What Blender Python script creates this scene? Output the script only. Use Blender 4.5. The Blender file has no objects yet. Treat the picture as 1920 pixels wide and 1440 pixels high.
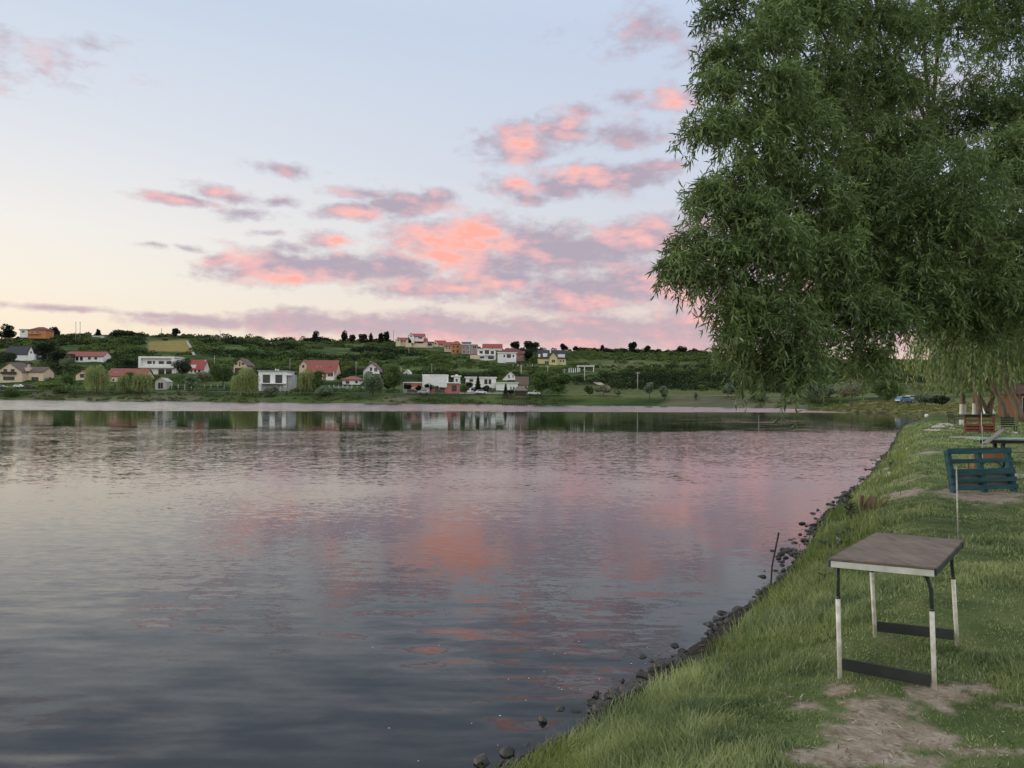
import bpy, math, random
import numpy as np
from mathutils import Vector, Matrix, Euler

random.seed(7)
RNG = np.random.default_rng(11)
SC = bpy.context.scene
COL = SC.collection
F0 = 1440.0                      # focal length in photo pixels (1920 wide)
CAM_Z = 2.5
CAM_ROT = Euler((math.radians(90.0 + 0.995), math.radians(-0.5), 0.0), 'XYZ')
RM = CAM_ROT.to_matrix()


# ------------------------------------------------------------------ helpers
def P(px, py, Y):
    """World point seen at photo pixel (px, py) at forward distance Y."""
    v = RM @ Vector(((px - 960) / F0, -(py - 720) / F0, -1.0))
    t = Y / v.y
    return Vector((v.x * t, Y, CAM_Z + v.z * t))


def hash2(ix, iy, seed):
    h = (ix.astype(np.int64) * 374761393 + iy.astype(np.int64) * 668265263 + seed * 974711) & 0x7fffffff
    h = ((h ^ (h >> 13)) * 1274126177) & 0x7fffffff
    return ((h ^ (h >> 16)) & 0xffff) / 65535.0


def vnoise(x, y, seed=0):
    x = np.asarray(x, float); y = np.asarray(y, float)
    ix = np.floor(x); iy = np.floor(y)
    fx = x - ix; fy = y - iy
    fx = fx * fx * (3 - 2 * fx); fy = fy * fy * (3 - 2 * fy)
    a = hash2(ix, iy, seed); b = hash2(ix + 1, iy, seed)
    c = hash2(ix, iy + 1, seed); d = hash2(ix + 1, iy + 1, seed)
    return (a * (1 - fx) + b * fx) * (1 - fy) + (c * (1 - fx) + d * fx) * fy


def fbm(x, y, seed=0, o=4):
    s = 0; a = .5; n = 0
    for k in range(o):
        s = s + a * vnoise(x * 2 ** k, y * 2 ** k, seed + k * 17); n += a; a *= .5
    return s / n


def sstep(a, b, x):
    t = np.clip((np.asarray(x, float) - a) / (b - a), 0, 1)
    return t * t * (3 - 2 * t)


def mesh_np(name, V, F, mats, attrs=None, smooth=False, midx=None):
    V = np.ascontiguousarray(V, np.float32); F = np.ascontiguousarray(F, np.int32)
    me = bpy.data.meshes.new(name)
    me.vertices.add(len(V)); me.vertices.foreach_set('co', V.ravel())
    me.loops.add(F.size); me.loops.foreach_set('vertex_index', F.ravel())
    me.polygons.add(len(F))
    me.polygons.foreach_set('loop_start', np.arange(0, F.size, F.shape[1], dtype=np.int32))
    if midx is not None:
        me.polygons.foreach_set('material_index', np.asarray(midx, np.int32))
    if smooth:
        me.polygons.foreach_set('use_smooth', np.ones(len(F), bool))
    for k, (dom, arr) in (attrs or {}).items():
        a = me.attributes.new(k, 'FLOAT', dom)
        a.data.foreach_set('value', np.ascontiguousarray(arr, np.float32))
    me.update(calc_edges=True)
    for m in (mats if isinstance(mats, (list, tuple)) else [mats]):
        me.materials.append(m)
    return me


class MB:
    """Collects shapes and links them as ONE mesh object."""
    def __init__(self):
        self.v = []; self.f = []; self.m = []; self.cur = 0

    def add(self, vs, fs):
        o = len(self.v)
        self.v += [tuple(p) for p in vs]
        self.f += [tuple(i + o for i in f) for f in fs]
        self.m += [self.cur] * len(fs)
        return self

    def box(self, x0, x1, y0, y1, z0, z1, M=None):
        vs = [Vector((x, y, z)) for z in (z0, z1) for y in (y0, y1) for x in (x0, x1)]
        if M is not None: vs = [M @ v for v in vs]
        return self.add(vs, [(0, 2, 3, 1), (4, 5, 7, 6), (0, 1, 5, 4), (2, 6, 7, 3), (0, 4, 6, 2), (1, 3, 7, 5)])

    def bar(self, a, b, w, t, up=(0, 0, 1)):
        """Rectangular bar from a to b, w across, t along up."""
        a = Vector(a); b = Vector(b); d = (b - a).normalized(); u = Vector(up)
        s = d.cross(u)
        if s.length < 1e-4: s = d.cross(Vector((0, 1, 0)))
        s.normalize(); u = s.cross(d).normalized()
        vs = [p + s * (i * w / 2) + u * (j * t / 2) for p in (a, b) for j in (-1, 1) for i in (-1, 1)]
        return self.add(vs, [(0, 2, 3, 1), (4, 5, 7, 6), (0, 1, 5, 4), (2, 6, 7, 3), (0, 4, 6, 2), (1, 3, 7, 5)])

    def tube(self, pts, rad, n=8, cap=True):
        pts = [Vector(p) for p in pts]
        if not hasattr(rad, '__len__'): rad = [rad] * len(pts)
        vs = []; fs = []
        prev = None
        for i, p in enumerate(pts):
            d = (pts[min(i + 1, len(pts) - 1)] - pts[max(i - 1, 0)]).normalized()
            if prev is None:
                s = d.cross(Vector((0.31, 0.95, 0.11))); s.normalize()
            else:
                s = (prev - d * prev.dot(d)).normalized()
            prev = s; u = d.cross(s)
            for k in range(n):
                a = 2 * math.pi * k / n
                vs.append(p + (s * math.cos(a) + u * math.sin(a)) * rad[i])
        for i in range(len(pts) - 1):
            for k in range(n):
                a = i * n + k; b = i * n + (k + 1) % n
                fs.append((a, b, b + n, a + n))
        if cap:
            fs.append(tuple(reversed(range(n)))); fs.append(tuple(range((len(pts) - 1) * n, len(pts) * n)))
        return self.add(vs, fs)

    def prism(self, poly, axis, a, b):
        """Extrude a 2-D polygon along axis ('x' poly=(y,z), 'y' poly=(x,z), 'z' poly=(x,y))."""
        n = len(poly); vs = []
        for t in (a, b):
            for p, q in poly:
                vs.append((t, p, q) if axis == 'x' else (p, t, q) if axis == 'y' else (p, q, t))
        fs = [tuple(range(n)), tuple(reversed(range(n, 2 * n)))]
        fs += [(i, i + n, (i + 1) % n + n, (i + 1) % n) for i in range(n)]
        return self.add(vs, fs)

    def build(self, name, mats, parent=None, smooth=False, loc=None, bevel=0):
        me = bpy.data.meshes.new(name)
        me.from_pydata(self.v, [], self.f)
        for m in (mats if isinstance(mats, (list, tuple)) else [mats]): me.materials.append(m)
        me.polygons.foreach_set('material_index', self.m)
        if smooth: me.polygons.foreach_set('use_smooth', [True] * len(self.f))
        me.update()
        import bmesh
        b = bmesh.new(); b.from_mesh(me); bmesh.ops.recalc_face_normals(b, faces=b.faces); b.to_mesh(me); b.free()
        o = link(name, me, parent, loc)
        if bevel:
            bv = o.modifiers.new('bevel', 'BEVEL'); bv.width = bevel; bv.segments = 2; bv.limit_method = 'ANGLE'
        return o


def link(name, data, parent=None, loc=None):
    o = bpy.data.objects.new(name, data); COL.objects.link(o)
    if parent is not None: o.parent = parent
    if loc is not None: o.location = loc
    return o


def tag(o, label=None, cat=None, group=None, kind=None):
    if label: o['label'] = label
    if cat: o['category'] = cat
    if group: o['group'] = group
    if kind: o['kind'] = kind
    return o


def thing(name, label, cat, loc=(0, 0, 0), rz=0, group=None):
    o = link(name, None); o.location = loc; o.rotation_euler = (0, 0, rz)
    o.empty_display_size = .3
    return tag(o, label, cat, group)


# ------------------------------------------------------------------ materials
def newmat(name):
    m = bpy.data.materials.new(name); m.use_nodes = True
    nt = m.node_tree; nt.nodes.clear()
    out = nt.nodes.new('ShaderNodeOutputMaterial')
    return m, nt, out


def N(nt, t, **kw):
    n = nt.nodes.new(t)
    for k, v in kw.items():
        if k.startswith('i_'):
            key = k[2:]
            key = int(key) if key.isdigit() else key.replace('_', ' ')
            n.inputs[key].default_value = v
        else: setattr(n, k, v)
    return n


def rgba(c): return (c[0], c[1], c[2], 1.0)


_MC = {}
def surf(name, c1, c2=None, scale=6.0, rough=.7, metal=0.0, bump=0.0, stretch=(1, 1, 1), spec=.3, detail=5):
    """General procedural surface: two tones mixed by noise, optional bump."""
    if name in _MC: return _MC[name]
    m, nt, out = newmat(name)
    b = N(nt, 'ShaderNodeBsdfPrincipled'); nt.links.new(b.outputs[0], out.inputs[0])
    b.inputs['Roughness'].default_value = rough; b.inputs['Metallic'].default_value = metal
    b.inputs['Specular IOR Level'].default_value = spec
    c2 = c2 or tuple(x * .75 for x in c1)
    tc = N(nt, 'ShaderNodeTexCoord'); mp = N(nt, 'ShaderNodeMapping'); mp.inputs['Scale'].default_value = stretch
    nt.links.new(tc.outputs['Object'], mp.inputs[0])
    no = N(nt, 'ShaderNodeTexNoise'); no.inputs['Scale'].default_value = scale; no.inputs['Detail'].default_value = detail
    nt.links.new(mp.outputs[0], no.inputs['Vector'])
    r = N(nt, 'ShaderNodeValToRGB'); e = r.color_ramp.elements
    e[0].position = .35; e[0].color = rgba(c2); e[1].position = .65; e[1].color = rgba(c1)
    nt.links.new(no.outputs['Fac'], r.inputs[0]); nt.links.new(r.outputs[0], b.inputs['Base Color'])
    if bump:
        bp = N(nt, 'ShaderNodeBump'); bp.inputs['Strength'].default_value = bump; bp.inputs['Distance'].default_value = .02
        nt.links.new(no.outputs['Fac'], bp.inputs['Height']); nt.links.new(bp.outputs[0], b.inputs['Normal'])
    _MC[name] = m
    return m


def roofmat(name, c1, c2):
    """Tiled roof: rows of tiles from a wave pattern over a noisy colour."""
    if name in _MC: return _MC[name]
    m, nt, out = newmat(name)
    b = N(nt, 'ShaderNodeBsdfPrincipled'); nt.links.new(b.outputs[0], out.inputs[0]); b.inputs['Roughness'].default_value = .65
    tc = N(nt, 'ShaderNodeTexCoord')
    no = N(nt, 'ShaderNodeTexNoise'); no.inputs['Scale'].default_value = 1.3; no.inputs['Detail'].default_value = 6
    nt.links.new(tc.outputs['Object'], no.inputs['Vector'])
    r = N(nt, 'ShaderNodeValToRGB'); e = r.color_ramp.elements
    e[0].position = .3; e[0].color = rgba(c2); e[1].position = .7; e[1].color = rgba(c1)
    nt.links.new(no.outputs['Fac'], r.inputs[0])
    w = N(nt, 'ShaderNodeTexWave', bands_direction='Z'); w.inputs['Scale'].default_value = 1.1; w.inputs['Distortion'].default_value = .4
    nt.links.new(tc.outputs['Object'], w.inputs['Vector'])
    bp = N(nt, 'ShaderNodeBump'); bp.inputs['Strength'].default_value = .5; bp.inputs['Distance'].default_value = .06
    nt.links.new(w.outputs['Fac'], bp.inputs['Height']); nt.links.new(bp.outputs[0], b.inputs['Normal'])
    nt.links.new(r.outputs[0], b.inputs['Base Color'])
    _MC[name] = m
    return m


def leafmat(name, lo, hi, trans=.3, gloss=.08):
    """Foliage: per-leaf tint attribute between two greens, part translucent."""
    if name in _MC: return _MC[name]
    m, nt, out = newmat(name)
    at = N(nt, 'ShaderNodeAttribute', attribute_name='tint')
    r = N(nt, 'ShaderNodeValToRGB'); e = r.color_ramp.elements
    e[0].position = 0; e[0].color = rgba(lo); e[1].position = 1; e[1].color = rgba(hi)
    nt.links.new(at.outputs['Fac'], r.inputs[0])
    d = N(nt, 'ShaderNodeBsdfDiffuse'); t = N(nt, 'ShaderNodeBsdfTranslucent')
    mx = N(nt, 'ShaderNodeMixShader'); mx.inputs[0].default_value = trans
    nt.links.new(r.outputs[0], d.inputs[0]); nt.links.new(r.outputs[0], t.inputs[0])
    nt.links.new(d.outputs[0], mx.inputs[1]); nt.links.new(t.outputs[0], mx.inputs[2])
    if gloss:
        g = N(nt, 'ShaderNodeBsdfGlossy'); g.inputs['Roughness'].default_value = .45; g.inputs[0].default_value = (.8, .85, .9, 1)
        m2 = N(nt, 'ShaderNodeMixShader'); m2.inputs[0].default_value = gloss
        nt.links.new(mx.outputs[0], m2.inputs[1]); nt.links.new(g.outputs[0], m2.inputs[2])
        nt.links.new(m2.outputs[0], out.inputs[0])
    else:
        nt.links.new(mx.outputs[0], out.inputs[0])
    _MC[name] = m
    return m


def glassmat():
    if 'window_glass' in _MC: return _MC['window_glass']
    m, nt, out = newmat('window_glass')
    b = N(nt, 'ShaderNodeBsdfPrincipled'); nt.links.new(b.outputs[0], out.inputs[0])
    tc = N(nt, 'ShaderNodeTexCoord'); no = N(nt, 'ShaderNodeTexNoise'); no.inputs['Scale'].default_value = .8
    nt.links.new(tc.outputs['Object'], no.inputs['Vector'])
    r = N(nt, 'ShaderNodeValToRGB'); e = r.color_ramp.elements
    e[0].color = (.012, .014, .018, 1); e[1].color = (.05, .05, .055, 1)
    nt.links.new(no.outputs['Fac'], r.inputs[0]); nt.links.new(r.outputs[0], b.inputs['Base Color'])
    b.inputs['Roughness'].default_value = .12
    _MC['window_glass'] = m
    return m


# ------------------------------------------------------------------ lake outline and terrain
LAKE = np.array([(-900, -90), (-40, -60), (-8.5, -8), (-3.7, 0), (-1.65, 3), (-0.1, 5.2), (1.0, 6.55), (1.8, 7.6), (3.5, 10.3),
                 (6.1, 15.5), (10.4, 23), (17.5, 36), (27, 54), (38.5, 76), (52, 98), (64, 114), (73, 128), (76, 134), (74, 146),
                 (71, 160), (70, 172), (71, 186), (78, 197), (92, 206), (90, 213), (80, 217), (72, 236), (43, 256), (0, 263),
                 (-47, 264), (-91, 272), (-140, 281), (-193, 290), (-262, 297), (-900, 340)], float)


def sdist(X, Y):
    """Signed distance to the lake edge, positive on land."""
    X = np.asarray(X, float); Y = np.asarray(Y, float)
    best = np.full(X.shape, 1e18); inside = np.zeros(X.shape, bool)
    n = len(LAKE)
    for i in range(n):
        ax, ay = LAKE[i]; bx, by = LAKE[(i + 1) % n]
        dx, dy = bx - ax, by - ay
        t = np.clip(((X - ax) * dx + (Y - ay) * dy) / (dx * dx + dy * dy), 0, 1)
        best = np.minimum(best, (X - ax - t * dx) ** 2 + (Y - ay - t * dy) ** 2)
        c = (ay > Y) != (by > Y)
        with np.errstate(divide='ignore', invalid='ignore'):
            xi = ax + (Y - ay) * dx / (dy if dy else 1e-9)
        inside ^= c & (X < xi)
    d = np.sqrt(best)
    return np.where(inside, -d, d)


SKY_X = [-900, -400, 0, 60, 100, 200, 330, 480, 505, 560, 700, 745, 860, 950, 1060, 1200, 1350, 1450, 1600, 1700, 1920, 2300, 2900]
SKY_Y = [650, 640, 641, 632, 632, 628, 629, 634, 641, 638, 642, 645, 652, 657, 657, 660, 666, 670, 674, 677, 686, 692, 700]
RIDGE = 620.0


def height(X, Y):
    X = np.asarray(X, float); Y = np.asarray(Y, float)
    sd = sdist(X, Y)
    near = np.abs(Y) < 90
    jit = np.where(near, (fbm(X * .9, Y * .9, 5, 3) - .5) * .38 * np.clip(sstep(1.0, 5, np.hypot(X, Y)) + .3, 0, 1), (fbm(X * .15, Y * .15, 6, 3) - .5) * 2.5)
    s = sd + jit
    far = sstep(150, 225, Y)
    zn = .10 * sstep(0, .16, s) + .56 * sstep(.05, 2.1, s) + .5 * sstep(40, 100, Y) * sstep(0, 14, s)
    zn = zn + (fbm(X * .8, Y * .8, 9, 3) - .5) * .10 * sstep(.3, 2, s)
    zf = 3.5 * sstep(0, 17, s) + 1.1 * sstep(14, 60, s)
    zf = zf + (fbm(X * .12, Y * .12, 3, 3) - .5) * 1.2 * sstep(1, 8, s) * (1 - sstep(13, 17, s) * (1 - sstep(30, 50, s)))
    Ys = np.maximum(Y, 1.0)
    px = 960 + F0 * X / Ys
    yh = 745 + .00873 * (px - 960)
    zr = CAM_Z + (yh - np.interp(px, SKY_X, SKY_Y)) / F0 * RIDGE
    zr = np.clip(zr, 8, 80)
    t = np.clip((Y - 322) / (RIDGE - 322), 0, 1)
    hill = (zr - 4.6) * t ** .92
    hill = hill + (fbm(X * .02, Y * .02, 21, 4) - .5) * 7 * sstep(.05, .3, t) * (1 - sstep(.8, 1, t) * .8)
    hill = hill - np.clip(Y - RIDGE, 0, None) * .012
    z = zn * (1 - far) + zf * far + np.where(Y > 322, hill, 0)
    return np.where(s < 0, np.maximum(s * .35, -1.5), z)


def hgt(x, y):
    return float(height(np.array([x]), np.array([y]))[0])


_HY = np.concatenate([np.arange(3, 60, .1), np.arange(60, 200, .5), np.arange(200, 700, .8)])
def hit(px, py):
    """Forward distance at which the ray through a photo pixel meets the land."""
    v = RM @ Vector(((px - 960) / F0, -(py - 720) / F0, -1.0))
    X = v.x / v.y * _HY; Z = CAM_Z + v.z / v.y * _HY
    h = height(X, _HY)
    ok = np.nonzero((h >= Z) & (h > 0))[0]
    return float(_HY[ok[0]]) if len(ok) else 560.0


# ------------------------------------------------------------------ leaves
def unit(a):
    return a / np.maximum(np.linalg.norm(a, axis=1, keepdims=True), 1e-9)


def leaf_quads(C, A, L, W, rng, up_bias=0.0):
    """Diamond leaves: centre C, long axis A, length L, width W."""
    n = len(C)
    A = unit(A)
    B = np.cross(A, rng.normal(size=(n, 3)) + np.array([0, 0, up_bias])); B = unit(B)
    L = np.broadcast_to(np.asarray(L, float), (n,))[:, None] / 2; W = np.broadcast_to(np.asarray(W, float), (n,))[:, None] / 2
    V = np.stack([C - A * L, C + B * W - A * L * .15, C + A * L, C - B * W - A * L * .15], 1).reshape(-1, 3)
    return V, np.arange(4 * n, dtype=np.int32).reshape(n, 4)


def rand_dirs(n, rng):
    return unit(rng.normal(size=(n, 3)))


def crown(kind, R, z0, z1, n, leaf, rng):
    """Leaf arrays for a crown of half-width R between heights z0 and z1. Returns V, F, tint."""
    H = z1 - z0; zc = (z0 + z1) / 2
    if kind == 'conifer':
        t = rng.random(n) ** .7
        z = z1 - t * H
        a = rng.random(n) * 2 * math.pi
        tier = .75 + .25 * np.sin(z / H * 40)
        r = R * t * tier * (.55 + .45 * rng.random(n) ** .5)
        C = np.stack([r * np.cos(a), r * np.sin(a), z], 1)
        A = np.stack([np.cos(a), np.sin(a), -.5 + 0 * a], 1) + rng.normal(size=(n, 3)) * .3
        V, F = leaf_quads(C, A, leaf * 1.3, leaf * .6, rng)
        return V, F, np.clip(.3 + .5 * rng.random(n) * (r / (R * t + .01)), 0, 1)
    K = max(5, int(10 + 3 * rng.random()))
    if kind == 'willow':
        K = 13
        d = rand_dirs(K, rng); d[:, 2] = np.abs(d[:, 2]) * .9 + .05
        cen = d * np.array([R * .62, R * .62, H * .34]) + np.array([0, 0, z0 + H * .52])
        rad = np.array([R * .36, R * .36, H * .2]) * (.75 + .5 * rng.random((K, 1)))
    else:
        d = rand_dirs(K, rng) * (.35 + .4 * rng.random((K, 1)))
        cen = d * np.array([R, R, H / 2]) + np.array([0, 0, zc])
        rad = np.array([R, R, H / 2]) * (.34 + .22 * rng.random((K, 1)))
        if kind == 'bush': cen[:, 2] -= H * .08
    k = rng.integers(0, K, n)
    dd = rand_dirs(n, rng); rr = .55 + .5 * rng.random((n, 1)) ** .6
    C = cen[k] + dd * rad[k] * rr
    lt = rng.random(K)
    if kind == 'willow':
        m = rng.random(n) < .72                      # hanging strands
        drop = rng.random(n) ** 1.2 * (C[:, 2] - z0)
        # strands share their start so that they read as curtains
        ns = max(40, n // 28)
        si = rng.integers(0, ns, n); sp = C[rng.integers(0, n, ns)]
        ln = (.35 + .65 * rng.random(ns)) * np.maximum(sp[:, 2] - z0, .1)
        tt = rng.random(n)
        out = sp * np.array([1, 1, 0]); out = out / np.maximum(np.linalg.norm(out, axis=1, keepdims=True), .01)
        S = sp[si] + out[si] * (.10 * R * tt[:, None]) + np.array([0, 0, -1]) * (ln[si] * tt)[:, None] + rng.normal(size=(n, 3)) * leaf * .16
        C = np.where(m[:, None], S, C)
        A = np.where(m[:, None], np.array([0, 0, -1.0]) + rng.normal(size=(n, 3)) * .28, rng.normal(size=(n, 3)) + np.array([0, 0, -.8]))
        V, F = leaf_quads(C, A, leaf * 1.7, leaf * .42, rng)
        tint = np.where(m, .35 + .4 * hash2(si, si, 3) + .25 * rng.random(n), .3 + .6 * rng.random(n))
        return V, F, np.clip(tint, 0, 1)
    C[:, 2] = np.maximum(C[:, 2], z0 * .6 + .05)
    A = rng.normal(size=(n, 3)) + dd * .6
    V, F = leaf_quads(C, A, leaf * (.7 + .6 * rng.random(n)), leaf * .65, rng)
    return V, F, np.clip(.5 * lt[k] + .5 * rng.random(n), 0, 1)


BARK = surf('bark', (.16, .125, .09), (.07, .055, .04), scale=9, rough=.9, bump=.6, stretch=(1, 1, .25))


def tree(name, label, px, yb, yt, hw, kind, mat, d=None, group=None, tf=.22, n=1500, leaf=.42, cat='tree', lean=0.0, stems=1, d_off=0, base_z=None):
    d = (d or hit(px, yb)) + d_off
    p = P(px, yb, d)
    if base_z is None: base_z = hgt(p.x, p.y)
    s = d / F0
    top = P(px, yt, d).z - base_z
    R = hw * s
    rng = np.random.default_rng(int(abs(px) * 7 + yb * 13))
    root = thing(name, label, cat, (p.x, p.y, base_z), 0, group)
    z0 = top * tf
    V, F, t = crown(kind, R, z0, top, int(n * 1.7), leaf * 1.25, rng)
    V[:, 0] += lean
    link('crown', mesh_np('crown', V, F, mat, {'tint': ('FACE', t)}), root)
    mb = MB()
    r0 = max(.10, min(.35, top * .022))
    for k in range(stems):
        o = (k - (stems - 1) / 2) * R * .35
        h = top * (.62 if kind != 'bush' else .5)
        pts = [(o * .6, 0, -.6), (o * .8 + lean * .2, .05, h * .35), (o + lean * .6, -.05, h * .7), (o * 1.3 + lean, 0, h)]
        mb.tube(pts, [r0 * 1.2, r0, r0 * .7, r0 * .3], 6)
        for q in range(3):
            a = rng.random() * 6.28
            b0 = Vector(pts[2]) if q % 2 else Vector(pts[1]).lerp(Vector(pts[2]), .6)
            mb.tube([b0, b0 + Vector((math.cos(a) * R * .3, math.sin(a) * R * .3, top * .14)), b0 + Vector((math.cos(a) * R * .6, math.sin(a) * R * .6, top * .2))],
                    [r0 * .5, r0 * .3, r0 * .12], 5)
    mb.build('trunk', BARK, root, smooth=True)
    return root
# ------------------------------------------------------------------ ground: one sheet in rings round the viewer
RMI = RM.transposed()
RMN = np.array(RMI)


def project(X, Y, Z):
    q = np.stack([X, Y, Z - CAM_Z], -1) @ RMN.T
    w = np.where(np.abs(q[..., 2]) < 1e-6, -1e-6, -q[..., 2])
    return 960 + F0 * q[..., 0] / w, 720 - F0 * q[..., 1] / w, w


DIRT = [(1640, 1325, 150, 38), (1700, 1385, 150, 40), (1560, 1300, 60, 20), (1850, 1300, 90, 22), (1755, 1310, 90, 22), (1600, 1420, 200, 22),
        (1880, 1420, 120, 18), (1420, 1255, 60, 12), (1840, 930, 130, 16), (1690, 925, 60, 12), (1650, 910, 60, 12), (1700, 858, 45, 10),
        (1660, 880, 40, 10), (1560, 1060, 25, 12), (1900, 1330, 60, 14), (1500, 1150, 20, 8)]
DW = []
for (px, py, rx, ry) in DIRT:
    d = hit(px, py); p = P(px, py, d); h = CAM_Z - p.z
    DW.append((p.x, p.y, rx * d / F0, ry * d * d / (F0 * h)))


def dirt_mask(X, Y):
    m = np.full(np.shape(X), -9.0)
    for (x, y, a, b) in DW:
        m = np.maximum(m, 1 - np.hypot((X - x) / a, (Y - y) / b))
    w = fbm(X * 3, Y * 3, 41, 4) - .5
    w2 = fbm(X * 11, Y * 11, 47, 3) - .5
    return sstep(-.02, .30, m * .7 + w * 1.3 + w2 * .55)


def ground():
    rad = [0.0]
    r = .5
    while r < 30: rad.append(r); r *= 1.011
    while r < 205: rad.append(r); r *= 1.018
    while r < 365: rad.append(r); r += 1.25
    while r < 720: rad.append(r); r += 4.5
    while r < 6000: rad.append(r); r *= 1.12
    rad = np.array(rad)
    az = np.concatenate([np.arange(-180, -50, 4.0), np.arange(-50, -40, 1.0), np.arange(-40, 42, .14), np.arange(42, 54, 1.0), np.arange(54, 180, 4.0)])
    az = np.radians(az); na = len(az)
    Rg, Ag = np.meshgrid(rad[1:], az, indexing='ij')
    X = Rg * np.sin(Ag); Y = Rg * np.cos(Ag)
    Z = height(X, Y)
    sd = sdist(X, Y)
    px, py, w = project(X, Y, Z)
    V = np.concatenate([[[0, 0, hgt(0, 0)]], np.stack([X, Y, Z], -1).reshape(-1, 3)])
    nr = len(rad) - 1
    i, j = np.meshgrid(np.arange(nr - 1), np.arange(na), indexing='ij')
    j2 = (j + 1) % na
    a = 1 + i * na + j; b = 1 + i * na + j2; c = 1 + (i + 1) * na + j2; d = 1 + (i + 1) * na + j
    F = np.stack([a, d, c, b], -1).reshape(-1, 4)
    zz = V[:, 2]
    keep = ~(zz[F].max(1) < -1.2)
    F = F[keep]
    far = sstep(140, 200, Y)
    fm = sstep(274, 280, px) * (1 - sstep(352, 360, px + (650 - py) * .4)) * sstep(636, 641, py + (px - 315) * .05) * (1 - sstep(657, 661, py - (px - 315) * .03)) * far
    clear = sstep(1095, 1150, px) * (1 - sstep(1240, 1330, px)) * sstep(672, 680, py - (px - 1180) * .03) * (1 - sstep(690, 697, py - (px - 1180) * .03)) * far
    lawn = sstep(1040, 1070, px) * sstep(716, 726, py) * (1 - sstep(744, 750, py)) * (Y > 225)
    dry = np.maximum(lawn * .45, clear * .6) + .9 * sstep(60, 75, X) * sstep(110, 135, Y) * (1 - sstep(200, 215, Y)) * (1 - far * .2)
    bankb = far * (1 - sstep(10, 17, sd)) * sstep(.5, .7, fbm(X * .05, Y * .05, 77, 3))
    one = lambda q: np.concatenate([[q.reshape(-1)[0]], q.reshape(-1)])
    me = mesh_np('ground', V, F, GROUND_MAT, {'dirt': ('POINT', one(np.maximum(dirt_mask(X, Y) * (1 - far), bankb * .3))), 'far': ('POINT', one(far)),
                                              'field': ('POINT', one(fm)), 'dry': ('POINT', one(np.clip(dry, 0, 1))),
                                              'wet': ('POINT', one(1 - sstep(.12, .55, sd + (fbm(X * 4, Y * 4, 19, 2) - .5) * .3)))}, smooth=True)
    tag(link('ground', me), kind='structure')


def ground_material():
    m, nt, out = newmat('ground_soil_and_turf')
    L = nt.links.new
    b = N(nt, 'ShaderNodeBsdfPrincipled'); L(b.outputs[0], out.inputs[0])
    b.inputs['Roughness'].default_value = .95; b.inputs['Specular IOR Level'].default_value = .1
    geo = N(nt, 'ShaderNodeNewGeometry')
    def noise(scale, det=6, vec=None):
        n = N(nt, 'ShaderNodeTexNoise'); n.inputs['Scale'].default_value = scale; n.inputs['Detail'].default_value = det
        L(vec or geo.outputs['Position'], n.inputs['Vector']); return n.outputs['Fac']
    def ramp(f, stops):
        r = N(nt, 'ShaderNodeValToRGB'); e = r.color_ramp.elements
        while len(e) < len(stops): e.new(.5)
        for k, (p, c) in enumerate(stops): e[k].position = p; e[k].color = rgba(c)
        L(f, r.inputs[0]); return r.outputs[0]
    def mix(f, a, c):
        n = N(nt, 'ShaderNodeMix', data_type='RGBA'); L(f, n.inputs[0]); L(a, n.inputs[6]); L(c, n.inputs[7]); return n.outputs[2]
    def attr(k): return N(nt, 'ShaderNodeAttribute', attribute_name=k).outputs['Fac']
    near = ramp(noise(2.2, 8), [(.3, (.05, .07, .026)), (.5, (.095, .125, .042)), (.7, (.15, .165, .07))])
    dirt = mix(ramp(noise(23, 8), [(.42, (0, 0, 0)), (.62, (1, 1, 1))]), ramp(noise(5, 12), [(.3, (.15, .115, .075)), (.5, (.28, .22, .165)), (.72, (.40, .33, .26))]), ramp(noise(9, 10), [(.3, (.22, .17, .12)), (.7, (.42, .35, .28))]))
    mp = N(nt, 'ShaderNodeMapping'); mp.inputs['Scale'].default_value = (.35, 1.1, 2.2); L(geo.outputs['Position'], mp.inputs[0])
    hill = ramp(noise(.09, 8, mp.outputs[0]), [(.30, (.012, .024, .007)), (.45, (.032, .055, .015)), (.6, (.075, .105, .03)), (.75, (.13, .145, .055))])
    dryc = ramp(noise(.5, 7), [(.3, (.09, .10, .035)), (.6, (.17, .17, .065)), (.8, (.22, .18, .09))])
    fld = ramp(noise(.3, 7), [(.3, (.19, .15, .045)), (.7, (.28, .22, .075))])
    wet = ramp(noise(14, 6), [(.3, (.02, .018, .014)), (.7, (.06, .05, .04))])
    c = mix(attr('far'), near, hill)
    c = mix(attr('dry'), c, dryc)
    c = mix(attr('dirt'), c, dirt)
    c = mix(attr('field'), c, fld)
    c = mix(attr('wet'), c, wet)
    L(c, b.inputs['Base Color'])
    bp = N(nt, 'ShaderNodeBump'); bp.inputs['Strength'].default_value = .9; bp.inputs['Distance'].default_value = .05
    L(noise(24, 12), bp.inputs['Height']); L(bp.outputs[0], b.inputs['Normal'])
    return m


GROUND_MAT = ground_material()
ground()


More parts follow.
